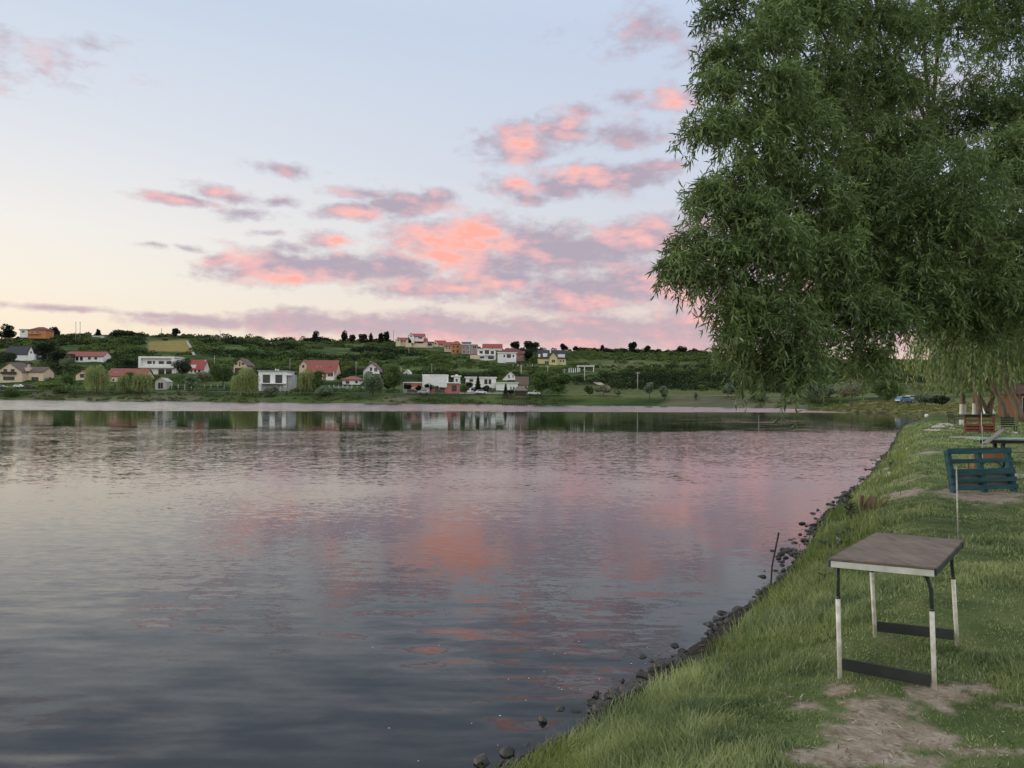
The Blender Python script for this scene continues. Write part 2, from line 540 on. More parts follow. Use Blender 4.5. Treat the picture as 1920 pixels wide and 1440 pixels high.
# ------------------------------------------------------------------ water
def water():
    m, nt, out = newmat('lake_water')
    L = nt.links.new
    geo = N(nt, 'ShaderNodeNewGeometry')
    sx = N(nt, 'ShaderNodeSeparateXYZ'); L(geo.outputs['Position'], sx.inputs[0])
    def mth(op, a, b=None, c=None, clamp=False):
        n = N(nt, 'ShaderNodeMath', operation=op); n.use_clamp = clamp
        for k, q in enumerate((a, b, c)):
            if q is None: continue
            if isinstance(q, (int, float)): n.inputs[k].default_value = q
            else: L(q, n.inputs[k])
        return n.outputs[0]
    def smooth(x, a, b):
        n = N(nt, 'ShaderNodeMapRange', interpolation_type='SMOOTHSTEP'); n.inputs[1].default_value = a; n.inputs[2].default_value = b
        L(x, n.inputs[0]); return n.outputs[0]
    def wav(scale, stretch, rot, det, off, rough=.5):
        mp = N(nt, 'ShaderNodeMapping'); mp.inputs['Scale'].default_value = stretch; mp.inputs['Rotation'].default_value = (0, 0, rot)
        mp.inputs['Location'].default_value = (off, off * .7, 0)
        L(geo.outputs['Position'], mp.inputs[0])
        n = N(nt, 'ShaderNodeTexNoise'); n.inputs['Scale'].default_value = scale; n.inputs['Detail'].default_value = det; n.inputs['Roughness'].default_value = rough
        L(mp.outputs[0], n.inputs['Vector'])
        s = N(nt, 'ShaderNodeSeparateColor'); L(n.outputs['Color'], s.inputs[0])
        return mth('SUBTRACT', s.outputs[0], .5), mth('SUBTRACT', s.outputs[1], .5)
    X, Y = sx.outputs[0], sx.outputs[1]
    wn = N(nt, 'ShaderNodeTexNoise'); wn.inputs['Scale'].default_value = .02; wn.inputs['Detail'].default_value = 4
    mpw = N(nt, 'ShaderNodeMapping'); mpw.inputs['Scale'].default_value = (.5, 1.6, 1); L(geo.outputs['Position'], mpw.inputs[0]); L(mpw.outputs[0], wn.inputs['Vector'])
    nz = mth('SUBTRACT', wn.outputs['Fac'], .5)
    # wind: ruffled towards the far bank, a calm lane at 70-140 m, ruffled again, then gentle near the shore
    Yw = mth('ADD', Y, mth('MULTIPLY', nz, 26.0))
    Yc = mth('ADD', Yw, mth('MULTIPLY', X, -.30))
    calm = mth('MULTIPLY', smooth(Yw, 54, 63), mth('SUBTRACT', 1.0, smooth(Yc, 124, 142)))
    right = smooth(X, 2, 34)
    calm = mth('MULTIPLY', calm, mth('SUBTRACT', 1.0, mth('MULTIPLY', right, mth('ADD', .55, mth('MULTIPLY', nz, 3.0)), None, True)))
    inlet = mth('MULTIPLY', smooth(X, 24, 44), smooth(Y, 46, 80))
    ruff = mth('SUBTRACT', 1.0, mth('MULTIPLY', calm, .80))
    ruff = mth('MULTIPLY', ruff, mth('SUBTRACT', 1.0, mth('MULTIPLY', inlet, .55)))
    dist = smooth(Y, 4, 40)
    farb = mth('MULTIPLY', smooth(Yc, 126, 146), 2.4)
    ruff = mth('ADD', ruff, farb)
    fade = mth('SUBTRACT', 1.0, mth('MULTIPLY', smooth(Y, 5.5, 12.0), .91))
    a1x, a1y = wav(3.6, (.34, 1.15, 1), .10, 1.5, 0)
    a2x, a2y = wav(11.0, (.45, 1.1, 1), -.22, 2.5, 7)
    a3x, a3y = wav(42.0, (.6, 1.0, 1), .3, 3, 3)
    pat = N(nt, 'ShaderNodeTexNoise'); pat.inputs['Scale'].default_value = .22; pat.inputs['Detail'].default_value = 3
    L(geo.outputs['Position'], pat.inputs['Vector'])
    patch = mth('ADD', .35, mth('MULTIPLY', smooth(pat.outputs['Fac'], .35, .68), 1.1))
    g1 = mth('MULTIPLY', mth('MULTIPLY', patch, fade), WAVE[0]); g2 = mth('MULTIPLY', patch, WAVE[1])
    sy = mth('ADD', mth('ADD', mth('MULTIPLY', a1y, g1), mth('MULTIPLY', a2y, g2)), mth('MULTIPLY', a3y, WAVE[2]))
    sxx = mth('ADD', mth('ADD', mth('MULTIPLY', a1x, mth('MULTIPLY', g1, .35)), mth('MULTIPLY', a2x, mth('MULTIPLY', g2, .45))), mth('MULTIPLY', a3x, WAVE[2] * .6))
    amp = mth('MULTIPLY', ruff, mth('ADD', .8, mth('MULTIPLY', dist, .9)))
    # far ruffled water shows mostly the wave faces turned to the near shore
    bias = mth('ADD', mth('MULTIPLY', farb, .020), mth('MULTIPLY', mth('MULTIPLY', ruff, smooth(Y, 25, 60)), .010))
    cb = N(nt, 'ShaderNodeCombineXYZ'); L(mth('MULTIPLY', sxx, amp), cb.inputs[0]); L(mth('SUBTRACT', mth('MULTIPLY', sy, amp), bias), cb.inputs[1]); cb.inputs[2].default_value = 1
    nm = N(nt, 'ShaderNodeVectorMath', operation='NORMALIZE'); L(cb.outputs[0], nm.inputs[0])
    b = N(nt, 'ShaderNodeBsdfPrincipled'); L(b.outputs[0], out.inputs[0])
    b.inputs['Base Color'].default_value = (.009, .011, .011, 1)
    b.inputs['Roughness'].default_value = .03; b.inputs['IOR'].default_value = 1.33
    L(nm.outputs[0], b.inputs['Normal'])
    mb = MB(); mb.prism([(-1200, -150), (140, -150), (140, 420), (-1200, 420)], 'z', -.002, 0.0)
    tag(mb.build('water', m), kind='structure')


WAVE = (.42, .10, .048)
water()


# ------------------------------------------------------------------ sky (world), sun, camera
def azel(px, py):
    v = RM @ Vector(((px - 960) / F0, -(py - 720) / F0, -1.0))
    return math.atan2(v.x, v.y), math.atan2(v.z, math.hypot(v.x, v.y))


CLOUDS = [  # photo px centre, radii, weight
    (430, 485, 42, 12, 1), (520, 502, 110, 27, 1), (640, 505, 110, 26, 1), (740, 505, 80, 26, 1), (545, 522, 75, 12, 1), (620, 460, 36, 18, .8), (560, 472, 42, 13, .7),
    (850, 455, 100, 42, 1.2), (890, 482, 70, 26, 1), (980, 470, 75, 38, 1), (1080, 465, 130, 36, 1), (1200, 445, 110, 28, 1), (1280, 440, 80, 30, 1), (940, 492, 120, 22, 1),
    (840, 540, 130, 19, 1), (930, 525, 90, 26, 1), (780, 547, 90, 10, 1), (1080, 550, 120, 36, 1), (1180, 540, 100, 40, 1), (1270, 530, 90, 42, 1), (1060, 576, 80, 12, 1), (1380, 540, 100, 50, 1),
    (700, 364, 72, 10, .8), (760, 380, 72, 22, 1), (660, 396, 60, 13, .9), (800, 376, 44, 17, .9), (400, 357, 38, 15, .9), (430, 366, 45, 10, .8), (345, 375, 70, 8, .8), (520, 375, 60, 8, .7),
    (1110, 335, 90, 25, 1), (1050, 345, 50, 20, 1), (1190, 324, 70, 18, 1), (1240, 313, 45, 9, .8), (955, 353, 48, 17, 1), (985, 372, 28, 9, .7),
    (975, 265, 68, 28, 1), (1050, 240, 52, 20, .9), (930, 256, 42, 17, .6), (1000, 284, 40, 11, .9), (1170, 250, 68, 20, .75), (1262, 186, 40, 18, .8), (1180, 180, 36, 9, .55), (1090, 210, 36, 8, .6), (1285, 262, 26, 12, .5),
    (40, 92, 120, 24, .34), (185, 80, 40, 10, .3), (95, 115, 60, 12, .3),
    (400, 602, 130, 12, .9), (560, 606, 150, 17, 1), (750, 612, 200, 20, 1), (950, 622, 220, 22, 1), (1150, 626, 250, 28, 1), (1350, 618, 200, 42, 1), (110, 578, 110, 6, .7), (310, 590, 60, 6, .7),
    (520, 312, 55, 8, .5), (1240, 62, 95, 26, .42), (460, 396, 60, 9, .55), (350, 463, 40, 6, .7), (290, 460, 40, 5, .6), (510, 440, 30, 5, .5),
    (1500, 500, 170, 60, 1), (1470, 600, 200, 40, 1), (1620, 420, 140, 40, 1), (1750, 610, 260, 40, 1), (-200, 100, 160, 40, .8), (-300, 560, 200, 20, .7), (1700, 200, 120, 40, .7)]
PINKS = [(850, 455, 105, 50, 1.25), (440, 485, 70, 16, .95), (540, 524, 95, 14, 1.0), (640, 458, 34, 18, .8), (850, 540, 130, 16, .85), (980, 268, 50, 28, .95), (1262, 186, 46, 22, .9), (955, 350, 50, 18, .9),
         (1090, 322, 80, 16, .8), (400, 358, 46, 18, .7), (1200, 436, 120, 22, .6), (330, 375, 80, 9, .55), (670, 397, 60, 12, .65), (710, 362, 80, 9, .5), (1280, 515, 90, 32, .6), (1110, 572, 120, 16, .6),
         (40, 92, 120, 26, .5), (980, 642, 420, 12, .42), (560, 628, 260, 12, .4), (1500, 520, 150, 60, .6), (1060, 236, 60, 16, .6), (1350, 580, 160, 40, .4)]


def world():
    w = bpy.data.worlds.new('World'); SC.world = w; w.use_nodes = True
    nt = w.node_tree; nt.nodes.clear(); L = nt.links.new
    out = N(nt, 'ShaderNodeOutputWorld'); bg = N(nt, 'ShaderNodeBackground'); L(bg.outputs[0], out.inputs[0])
    def mth(op, a, b=None, c=None, clamp=False):
        n = N(nt, 'ShaderNodeMath', operation=op); n.use_clamp = clamp
        for k, q in enumerate((a, b, c)):
            if q is None: continue
            if isinstance(q, (int, float)): n.inputs[k].default_value = q
            else: L(q, n.inputs[k])
        return n.outputs[0]
    def vec(op, a, b=None, c=None):
        n = N(nt, 'ShaderNodeVectorMath', operation=op)
        for k, q in enumerate((a, b, c)):
            if q is None: continue
            if isinstance(q, tuple): n.inputs[k].default_value = q
            else: L(q, n.inputs[k])
        return n
    def smooth(x, a, b, lo=0, hi=1):
        n = N(nt, 'ShaderNodeMapRange', interpolation_type='SMOOTHSTEP'); n.inputs[1].default_value = a; n.inputs[2].default_value = b
        n.inputs[3].default_value = lo; n.inputs[4].default_value = hi
        L(x, n.inputs[0]); return n.outputs[0]
    def mix(f, a, b):
        n = N(nt, 'ShaderNodeMix', data_type='RGBA')
        for k, q in ((0, f), (6, a), (7, b)):
            if isinstance(q, (int, float)): n.inputs[k].default_value = q
            elif isinstance(q, tuple): n.inputs[k].default_value = rgba(q)
            else: L(q, n.inputs[k])
        return n.outputs[2]
    def ramp(f, stops):
        r = N(nt, 'ShaderNodeValToRGB'); e = r.color_ramp.elements
        while len(e) < len(stops): e.new(.5)
        for k, (p, c) in enumerate(stops): e[k].position = p; e[k].color = rgba(c)
        L(f, r.inputs[0]); return r.outputs[0]
    tc = N(nt, 'ShaderNodeTexCoord')
    s = N(nt, 'ShaderNodeSeparateXYZ'); L(tc.outputs['Generated'], s.inputs[0])
    az = mth('ARCTAN2', s.outputs[0], s.outputs[1])
    el = mth('ARCSINE', s.outputs[2])
    # clear sky: Nishita for the dome, dusk glow over the horizon, fill light added at zenith and back
    sky = N(nt, 'ShaderNodeTexSky', sky_type='NISHITA'); sky.sun_disc = False
    sky.sun_elevation = math.radians(SUN_EL); sky.sun_rotation = math.radians(SUN_AZ)
    sky.dust_density = 1.5
    nish = N(nt, 'ShaderNodeVectorMath', operation='SCALE'); L(sky.outputs[0], nish.inputs[0]); nish.inputs['Scale'].default_value = .15
    e01 = mth('MULTIPLY', mth('MAXIMUM', el, 0.0), 1 / 1.5708, None, True)
    K = lambda deg: deg / 90.0
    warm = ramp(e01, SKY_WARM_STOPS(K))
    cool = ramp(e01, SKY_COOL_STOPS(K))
    fr = smooth(az, -.62, .42)
    glow = mix(fr, warm, cool)
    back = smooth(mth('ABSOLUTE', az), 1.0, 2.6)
    dusk = ramp(e01, [(0, (1.05, 1.0, .95)), (K(15), (1.25, 1.27, 1.22)), (K(50), (1.2, 1.27, 1.28)), (1, (1.05, 1.14, 1.25))])  # back sky raised above natural dusk as unseen fill for the land
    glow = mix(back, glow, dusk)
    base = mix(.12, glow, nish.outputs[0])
    # clouds
    cz = N(nt, 'ShaderNodeCombineXYZ'); L(az, cz.inputs[0]); L(mth('MULTIPLY', el, 1.0), cz.inputs[1])
    p0 = cz.outputs[0]
    def noise(v, sc, det, rough=.55, st=(1, 1, 1)):
        mp = N(nt, 'ShaderNodeMapping'); mp.inputs['Scale'].default_value = st; L(v, mp.inputs[0])
        n = N(nt, 'ShaderNodeTexNoise'); n.inputs['Scale'].default_value = sc; n.inputs['Detail'].default_value = det; n.inputs['Roughness'].default_value = rough
        L(mp.outputs[0], n.inputs['Vector']); return n
    wn = noise(p0, 9, 3)
    wv = vec('MULTIPLY', vec('SUBTRACT', wn.outputs['Color'], (.5, .5, .5)).outputs[0], (.05, .022, 0)).outputs[0]
    p = vec('ADD', p0, wv).outputs[0]
    f1 = noise(p0, 15, 9, .58, (1, 2.1, 1)).outputs['Fac']
    ps = vec('ADD', p0, (-.016, -.008, 0)).outputs[0]
    f2 = noise(ps, 15, 6, .58, (1, 2.1, 1)).outputs['Fac']
    def blob(lst):
        acc = None
        for (px, py, rx, ry, wgt) in lst:
            a, e = azel(px, py)
            ra = 1.55 * rx / F0 * math.cos(a) ** 2; re = 1.62 * ry / F0 * math.cos(a)
            q = vec('MULTIPLY_ADD', p, (1 / ra, 1 / re, 0), (-a / ra, -e / re, 0))
            ln = N(nt, 'ShaderNodeVectorMath', operation='LENGTH'); L(q.outputs[0], ln.inputs[0])
            v = mth('MULTIPLY_ADD', ln.outputs['Value'], -wgt, wgt)
            acc = v if acc is None else mth('SMOOTH_MAX', acc, v, .12) if False else mth('MAXIMUM', acc, v)
        return acc
    fc = mth('SUBTRACT', f1, .5)
    f3 = noise(p0, 55, 4, .6, (1, 1.7, 1)).outputs['Fac']
    dens = mth('ADD', mth('ADD', blob(CLOUDS), .10), mth('ADD', mth('MULTIPLY', fc, 1.7), mth('MULTIPLY', mth('SUBTRACT', f3, .5), .8)))
    alpha = smooth(dens, -.02, .78)
    pk = smooth(mth('ADD', blob(PINKS), mth('MULTIPLY', fc, 1.1)), -.16, 1.2, 0, 1.25)
    rel = mth('MULTIPLY', mth('SUBTRACT', f1, f2), 2.6)
    lit = mth('ADD', pk, rel)
    low = smooth(el, .04, .16)
    grey = mix(low, (.60, .45, .49), (.44, .375, .46))
    colr = ramp(lit, [(0, (.5, .5, .5)), (1, (1, 1, 1))])
    c1 = mix(smooth(lit, -.05, .6), grey, (.70, .45, .49))
    c2 = mix(smooth(lit, .34, 1.15), c1, (.99, .53, .49))
    c3 = mix(smooth(lit, .95, 1.35), c2, (1.02, .44, .36))
    a2 = mth('MULTIPLY', alpha, .93)
    col = mix(a2, base, c3)
    # below the horizon: plain dull ground light
    col = mix(smooth(el, -.02, -.10), col, (.10, .10, .08))
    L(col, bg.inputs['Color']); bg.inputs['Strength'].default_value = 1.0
    w.cycles.sampling_method = 'NONE'


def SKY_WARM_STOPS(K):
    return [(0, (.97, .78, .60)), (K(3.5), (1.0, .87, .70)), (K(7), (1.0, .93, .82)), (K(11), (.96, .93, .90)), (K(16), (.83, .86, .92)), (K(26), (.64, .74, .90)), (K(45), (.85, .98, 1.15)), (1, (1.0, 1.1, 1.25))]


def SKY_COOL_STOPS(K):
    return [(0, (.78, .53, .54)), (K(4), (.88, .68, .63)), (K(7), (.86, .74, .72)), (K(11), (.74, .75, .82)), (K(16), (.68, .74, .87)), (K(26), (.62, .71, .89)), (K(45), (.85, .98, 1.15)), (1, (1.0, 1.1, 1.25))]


SUN_EL, SUN_AZ = 2.5, -62.0
world()
sun = bpy.data.lights.new('sun', 'SUN'); sun.energy = 1.5; sun.angle = math.radians(6); sun.color = (1.0, .84, .68)
so = link('sun', sun)
sd_ = Vector((math.sin(math.radians(SUN_AZ)) * math.cos(math.radians(SUN_EL + 3)), math.cos(math.radians(SUN_AZ)) * math.cos(math.radians(SUN_EL + 3)), math.sin(math.radians(SUN_EL + 3))))
so.rotation_euler = sd_.to_track_quat('Z', 'Y').to_euler()
so.location = (-40, 20, 30)

cam = bpy.data.cameras.new('camera'); cam.sensor_width = 36; cam.lens = 27.0; cam.clip_end = 20000; cam.clip_start = .05
co = link('camera', cam); co.location = (0, 0, CAM_Z); co.rotation_euler = CAM_ROT
SC.camera = co
SC.render.resolution_x = 1024; SC.render.resolution_y = 768
SC.view_settings.view_transform = 'Standard'; SC.view_settings.look = 'None'; SC.view_settings.exposure = 0; SC.view_settings.gamma = 1
SC.view_settings.use_curve_mapping = False
try:
    SC.cycles.use_denoising = True
    SC.cycles.max_bounces = 6; SC.cycles.transparent_max_bounces = 8
except Exception: pass
# ------------------------------------------------------------------ near bank: grass, weeds, stones
LEAF_GRASS = leafmat('grass_blades', (.048, .098, .034), (.37, .42, .175), .35, .03)
LEAF_WEED = leafmat('tall_weeds', (.06, .12, .024), (.31, .34, .10), .35, .03)
WOOD_DARK = surf('dark_twig', (.07, .05, .035), (.03, .022, .016), scale=12, rough=.9)


def blades(n, rmin, rmax, az0, az1, rng, keepf, lenf, tintf, wid, lean=.45):
    r = np.exp(rng.uniform(math.log(rmin), math.log(rmax), n)); a = np.radians(rng.uniform(az0, az1, n))
    X = r * np.sin(a); Y = r * np.cos(a)
    sd = sdist(X, Y)
    k = keepf(X, Y, sd, r, rng)
    X, Y, sd, r = X[k], Y[k], sd[k], r[k]
    n = len(X)
    Z = height(X, Y)
    ln = lenf(X, Y, sd, r, rng)
    tint = tintf(X, Y, sd, r, rng)
    th = rng.uniform(0, 6.283, n)
    flow = fbm(X * 1.3, Y * 1.3, 91, 2) * 12
    th = np.where(rng.random(n) < .5, flow + rng.normal(size=n) * .7, th)
    le = ln * lean * (.3 + 1.1 * rng.random(n))
    dx, dy = np.cos(th), np.sin(th)
    ph = rng.uniform(0, 6.283, n); wx, wy = np.cos(ph), np.sin(ph)
    w = wid * (.7 + .6 * rng.random(n)) * np.maximum(1, r / 5.5)
    B = np.stack([X, Y, Z - .01], 1)
    side = np.stack([wx, wy, 0 * wx], 1) * w[:, None] / 2
    mid = B + np.stack([dx * le * .35, dy * le * .35, ln * .6], 1)
    tip = B + np.stack([dx * le * 1.2, dy * le * 1.2, ln * .97], 1)
    V = np.stack([B - side, B + side, mid + side * .8, tip, mid - side * .8], 1).reshape(-1, 3)
    base = (np.arange(n) * 5)[:, None]
    F = np.concatenate([base + np.array([[0, 1, 2, 4]]), base + np.array([[4, 2, 3, 3]])], 0)
    Fq = base + np.array([[0, 1, 2, 4]]); Ft = base + np.array([[4, 2, 3]])
    return V, Fq, Ft, tint


def mesh_mixed(name, V, Fq, Ft, mat, tint):
    """Quads then triangles, same tint for both faces of a blade."""
    me = bpy.data.meshes.new(name)
    me.vertices.add(len(V)); me.vertices.foreach_set('co', np.ascontiguousarray(V, np.float32).ravel())
    li = np.concatenate([Fq.ravel(), Ft.ravel()]).astype(np.int32)
    st = np.concatenate([np.arange(0, Fq.size, 4), Fq.size + np.arange(0, Ft.size, 3)]).astype(np.int32)
    me.loops.add(len(li)); me.loops.foreach_set('vertex_index', li)
    me.polygons.add(len(st)); me.polygons.foreach_set('loop_start', st)
    a = me.attributes.new('tint', 'FLOAT', 'FACE'); a.data.foreach_set('value', np.concatenate([tint, tint]).astype(np.float32))
    me.update(calc_edges=True); me.materials.append(mat)
    return me


def grass():
    rng = np.random.default_rng(3)
    clump = lambda X, Y: fbm(X * 1.1 + 3, Y * 1.1, 31, 3)
    def keep(X, Y, sd, r, g):
        d = dirt_mask(X, Y)
        c = clump(X, Y)
        p = sstep(.16, .6, sd) * (1 - d * .80) * np.clip(.3 + 1.5 * sstep(.3, .6, c), 0, 1)
        return (g.random(len(X)) < p) & ~((X < -2) & (Y < 3))
    def length(X, Y, sd, r, g):
        c = clump(X, Y)
        edge = 1 - sstep(.5, 1.9, sd)
        L = .024 + .06 * sstep(.38, .7, c) + .06 * edge * (.4 + fbm(X * 2, Y * 2, 12, 2))
        L = L * (1 - .5 * dirt_mask(X, Y)) * (1 + np.clip(r - 12, 0, 40) * .012)
        return L * (.55 + .9 * g.random(len(X)))
    def tint(X, Y, sd, r, g):
        c = .6 * fbm(X * .8 + 9, Y * .8, 55, 3) + .4 * fbm(X * 4, Y * 4, 57, 2)
        edge = 1 - sstep(.4, 2.2, sd)
        dry = (g.random(len(X)) < .13) * .5
        return np.clip(.08 + 1.05 * (c - .34) / .4 * .8 + .25 * edge + .3 * (g.random(len(X)) - .4) + dry, 0, 1)
    V, Fq, Ft, t = blades(540000, 2.6, 75, -14, 42, rng, keep, length, tint, .0058)
    tag(link('grass', mesh_mixed('grass', V, Fq, Ft, LEAF_GRASS, t)), kind='stuff', label='short mown grass covering the near lake bank')
    # tall weeds and dry stems along the water's edge
    def keep2(X, Y, sd, r, g):
        c = fbm(X * .9, Y * .9, 63, 3)
        return (sd > .22) & (sd < 1.5) & (g.random(len(X)) < sstep(.35, .6, c) * (1 - sstep(.7, 1.5, sd)) ) & (Y > 4)
    def len2(X, Y, sd, r, g):
        c = fbm(X * .9, Y * .9, 63, 3)
        tall = (g.random(len(X)) < .025) * (.12 + .22 * g.random(len(X))) * (Y > 6)
        return tall + (.10 + .22 * sstep(.4, .7, c) * g.random(len(X))) * (.5 + .8 * g.random(len(X))) * (1 - .45 * sstep(9, 4, r))
    def tint2(X, Y, sd, r, g):
        return np.clip(.1 + .7 * fbm(X * 1.5, Y * 1.5, 71, 2) + .35 * (g.random(len(X)) - .5), 0, 1)
    V, Fq, Ft, t = blades(260000, 4, 70, -10, 36, rng, keep2, len2, tint2, .005, .5)
    tag(link('weeds', mesh_mixed('weeds', V, Fq, Ft, LEAF_WEED, t)), kind='stuff', label='tall weeds and dry stems along the edge of the near bank')


grass()


def rock_mesh(mb, c, r, rng, sq=.7, sub=2):
    import bmesh
    b = bmesh.new(); bmesh.ops.create_icosphere(b, subdivisions=sub, radius=1)
    k = rng.normal(size=(5, 3)); ph = rng.uniform(0, 6, 5)
    sc = (r * rng.uniform(.8, 1.4), r * rng.uniform(.7, 1.1), r * sq * rng.uniform(.7, 1.1))
    rz = rng.uniform(0, 6.28)
    vs = []
    for v in b.verts:
        p = v.co
        f = 1 + .19 * sum(math.sin(2.2 * p.dot(Vector(k[i])) + ph[i]) for i in range(5)) / 1.6
        q = Vector((p.x * sc[0] * f, p.y * sc[1] * f, p.z * sc[2] * f))
        q = Matrix.Rotation(rz, 3, 'Z') @ q
        vs.append(q + Vector(c))
    mb.add(vs, [tuple(v.index for v in f.verts) for f in b.faces]); b.free()


ROCK_WET = surf('wet_dark_rock', (.042, .036, .03), (.012, .010, .009), scale=7, rough=.6, bump=.5, spec=.5)
ROCK_PALE = surf('pale_limestone', (.48, .44, .38), (.28, .25, .21), scale=4, rough=.9, bump=.6)


def shore_stones():
    rng = np.random.default_rng(21)
    mb = MB()
    seg = [(LAKE[i], LAKE[i + 1]) for i in range(4, 12)]
    cnt = 0
    while cnt < 1250:
        i = rng.integers(0, 7); t = rng.random()
        a, b = seg[i]; q = a + (b - a) * t
        nrm = np.array([(b - a)[1], -(b - a)[0]]); nrm /= np.linalg.norm(nrm)
        if vnoise(np.array([q[0] * 1.4]), np.array([q[1] * 1.4]), 8)[0] < .47 and rng.random() < .86: continue
        off = rng.normal() * .15 * .8 - .01
        x, y = q + nrm * off
        sdv = float(sdist(np.array([x]), np.array([y]))[0])
        r = .013 + .052 * rng.random() ** 2.6
        z = max(hgt(x, y), -.02)
        if z > .16: continue
        rock_mesh(mb, (x, y, z + r * .15), r, rng, .75, 1 if r < .045 else 2); cnt += 1
    tag(mb.build('shoreline_rubble', ROCK_WET, smooth=False), kind='stuff', label='dark wet stones and rubble along the waterline of the near bank')
    # single stones big enough to pick out
    big = [(952, 1408, .055, 'dark wet stone in the water at the lower end of the near bank'), (1018, 1346, .04, 'small dark stone in the water just left of the grass edge'),
           (1118, 1302, .04, 'small dark stone standing in the water clear of the rubble'), (1108, 1311, .03, 'smallest dark stone in the water beside the clear standing one')]
    for (px, py, r, lb) in big:
        v = RM @ Vector(((px - 960) / F0, -(py - 720) / F0, -1)); t = (0.02 - CAM_Z) / v.z
        m = MB(); rock_mesh(m, (0, 0, 0), r, rng, .75)
        o = m.build('shore_stone', ROCK_WET, loc=(v.x * t, v.y * t, .01)); tag(o, lb, 'stone', 'dark stones along the near waterline')
    # pale stones on the bank further along
    pale = [(1748, 806, 22, 7, 'flat pale stone at the lower left of the stone heap'), (1762, 800, 24, 8, 'long pale stone in the middle of the stone heap'), (1776, 796, 18, 7, 'pale stone on top of the stone heap before the red pallets'),
            (1784, 803, 12, 5, 'small pale stone at the right end of the stone heap'), (1664, 880, 16, 12, 'round white boulder on the bank edge above the tree stump'), (1668, 889, 24, 12, 'broad grey boulder below the round white one'),
            (1642, 896, 14, 6, 'small flat pale stone beside the tree stump'), (1702, 842, 12, 9, 'white stone at the top of the bank left of the blue pallet'), (1686, 846, 9, 5, 'small white stone near the top of the bank edge'),
            (1630, 902, 12, 5, 'low pale stone touching the tree stump')]
    for (px, py, w, h, lb) in pale:
        d = hit(px, py + h * .4); s = d / F0
        m = MB(); rock_mesh(m, (0, 0, 0), w * s * .5, rng, max(.4, h / w))
        p = P(px, py, d)
        tag(m.build('pale_stone', ROCK_PALE, loc=(p.x, p.y, hgt(p.x, p.y) + h * s * .2)), lb, 'stone', 'pale stones on the near bank')


shore_stones()


def litter():
    """Dry grass bits, twigs and small leaves lying on the trodden soil and turf."""
    rng = np.random.default_rng(44)
    n = 26000
    r = np.exp(rng.uniform(math.log(3.2), math.log(24), n)); a = np.radians(rng.uniform(5, 42, n))
    X = r * np.sin(a); Y = r * np.cos(a); sd = sdist(X, Y); dm = dirt_mask(X, Y)
    k = (sd > .4) & (rng.random(n) < .12 + .6 * dm)
    X, Y, r = X[k], Y[k], r[k]; n = len(X)
    Z = height(X, Y) + .006 + .012 * rng.random(n)
    th = rng.uniform(0, 6.28, n)
    A = np.stack([np.cos(th), np.sin(th), .25 * rng.normal(size=n)], 1)
    V, F = leaf_quads(np.stack([X, Y, Z], 1), A, (.015 + .06 * rng.random(n) ** 2), .004 + .008 * rng.random(n) ** 3, rng, 3.0)
    tag(link('dry_litter', mesh_np('dry_litter', V, F, leafmat('dry_litter', (.10, .075, .05), (.48, .42, .30), .1, 0), {'tint': ('FACE', rng.random(n) ** 1.5)})), 'dry grass bits and leaf litter scattered over the trodden soil', kind='stuff')


litter()

LEAF_DOCK = leafmat('dark_weed_leaves', (.025, .03, .015), (.07, .085, .03), .2)


def edge_x(Y, off):
    xs = np.arange(0, 90, .02); k = np.nonzero(sdist(xs, xs * 0 + Y) > off)[0]
    return float(xs[k[0]])


def dock_plant(px, py, hpx, lb, nl=16, seed=0):
    d = 1.75 * F0 / (py - 750); s = d / F0; p = Vector((edge_x(d, .75), d, 0)); rng = np.random.default_rng(seed + 5)
    root = thing('broadleaf_weed', lb, 'weed', (p.x, p.y, hgt(p.x, p.y)), 0, 'broadleaf weeds on the bank edge')
    H = hpx * s
    mb = MB(); C = []; A = []
    for k in range(3):
        o = Vector((rng.normal() * .06, rng.normal() * .06, 0)); l = H * rng.uniform(.7, 1)
        tip = o * 2.5 + Vector((0, 0, l))
        mb.tube([o * .3 - Vector((0, 0, .05)), o * 1.4 + Vector((0, 0, l * .5)), tip], [.008, .006, .003], 5)
        for j in range(nl):
            t = .25 + .75 * (j + rng.random()) / nl
            a = rng.random() * 6.28
            C.append(o * (.3 + 2.2 * t) + Vector((math.cos(a), math.sin(a), .2)) * .06 + Vector((0, 0, l * t))); A.append((math.cos(a), math.sin(a), .5))
    V, F = leaf_quads(np.array(C), np.array(A), .14 + .04 * rng.random(len(C)), .055, rng)
    mb.build('stem', WOOD_DARK, root)
    link('leaves', mesh_np('leaves', V, F, LEAF_DOCK, {'tint': ('FACE', rng.random(len(C)))}), root)


dock_plant(1503, 1022, 26, 'dark leafy weed at the bank edge right of the bare stick', 7, 1)
dock_plant(1540, 968, 22, 'small dark seed-headed weed above the leafy one on the bank edge', 5, 2)
dock_plant(1566, 952, 26, 'dark drooping weed hanging over the water below the stump', 6, 3)
dock_plant(1594, 925, 52, 'bushy dark weed growing against the tree stump', 12, 4)
dock_plant(1660, 852, 22, 'thin dark weed at the far bend of the bank', 6, 6)

# bare stick leaning out of the bank edge
d = 9.4; a = Vector((3.16, d, .15)); b = a + Vector((.11, 0, .73))
m = MB(); m.tube([a - Vector((0, 0, .1)), a.lerp(b, .45) + Vector((-.02, 0, 0)), b], [.011, .010, .011], 6)
o = m.build('bare_stick', WOOD_DARK); tag(o, 'bare dark stick leaning out of the bank edge over the water', 'stick')

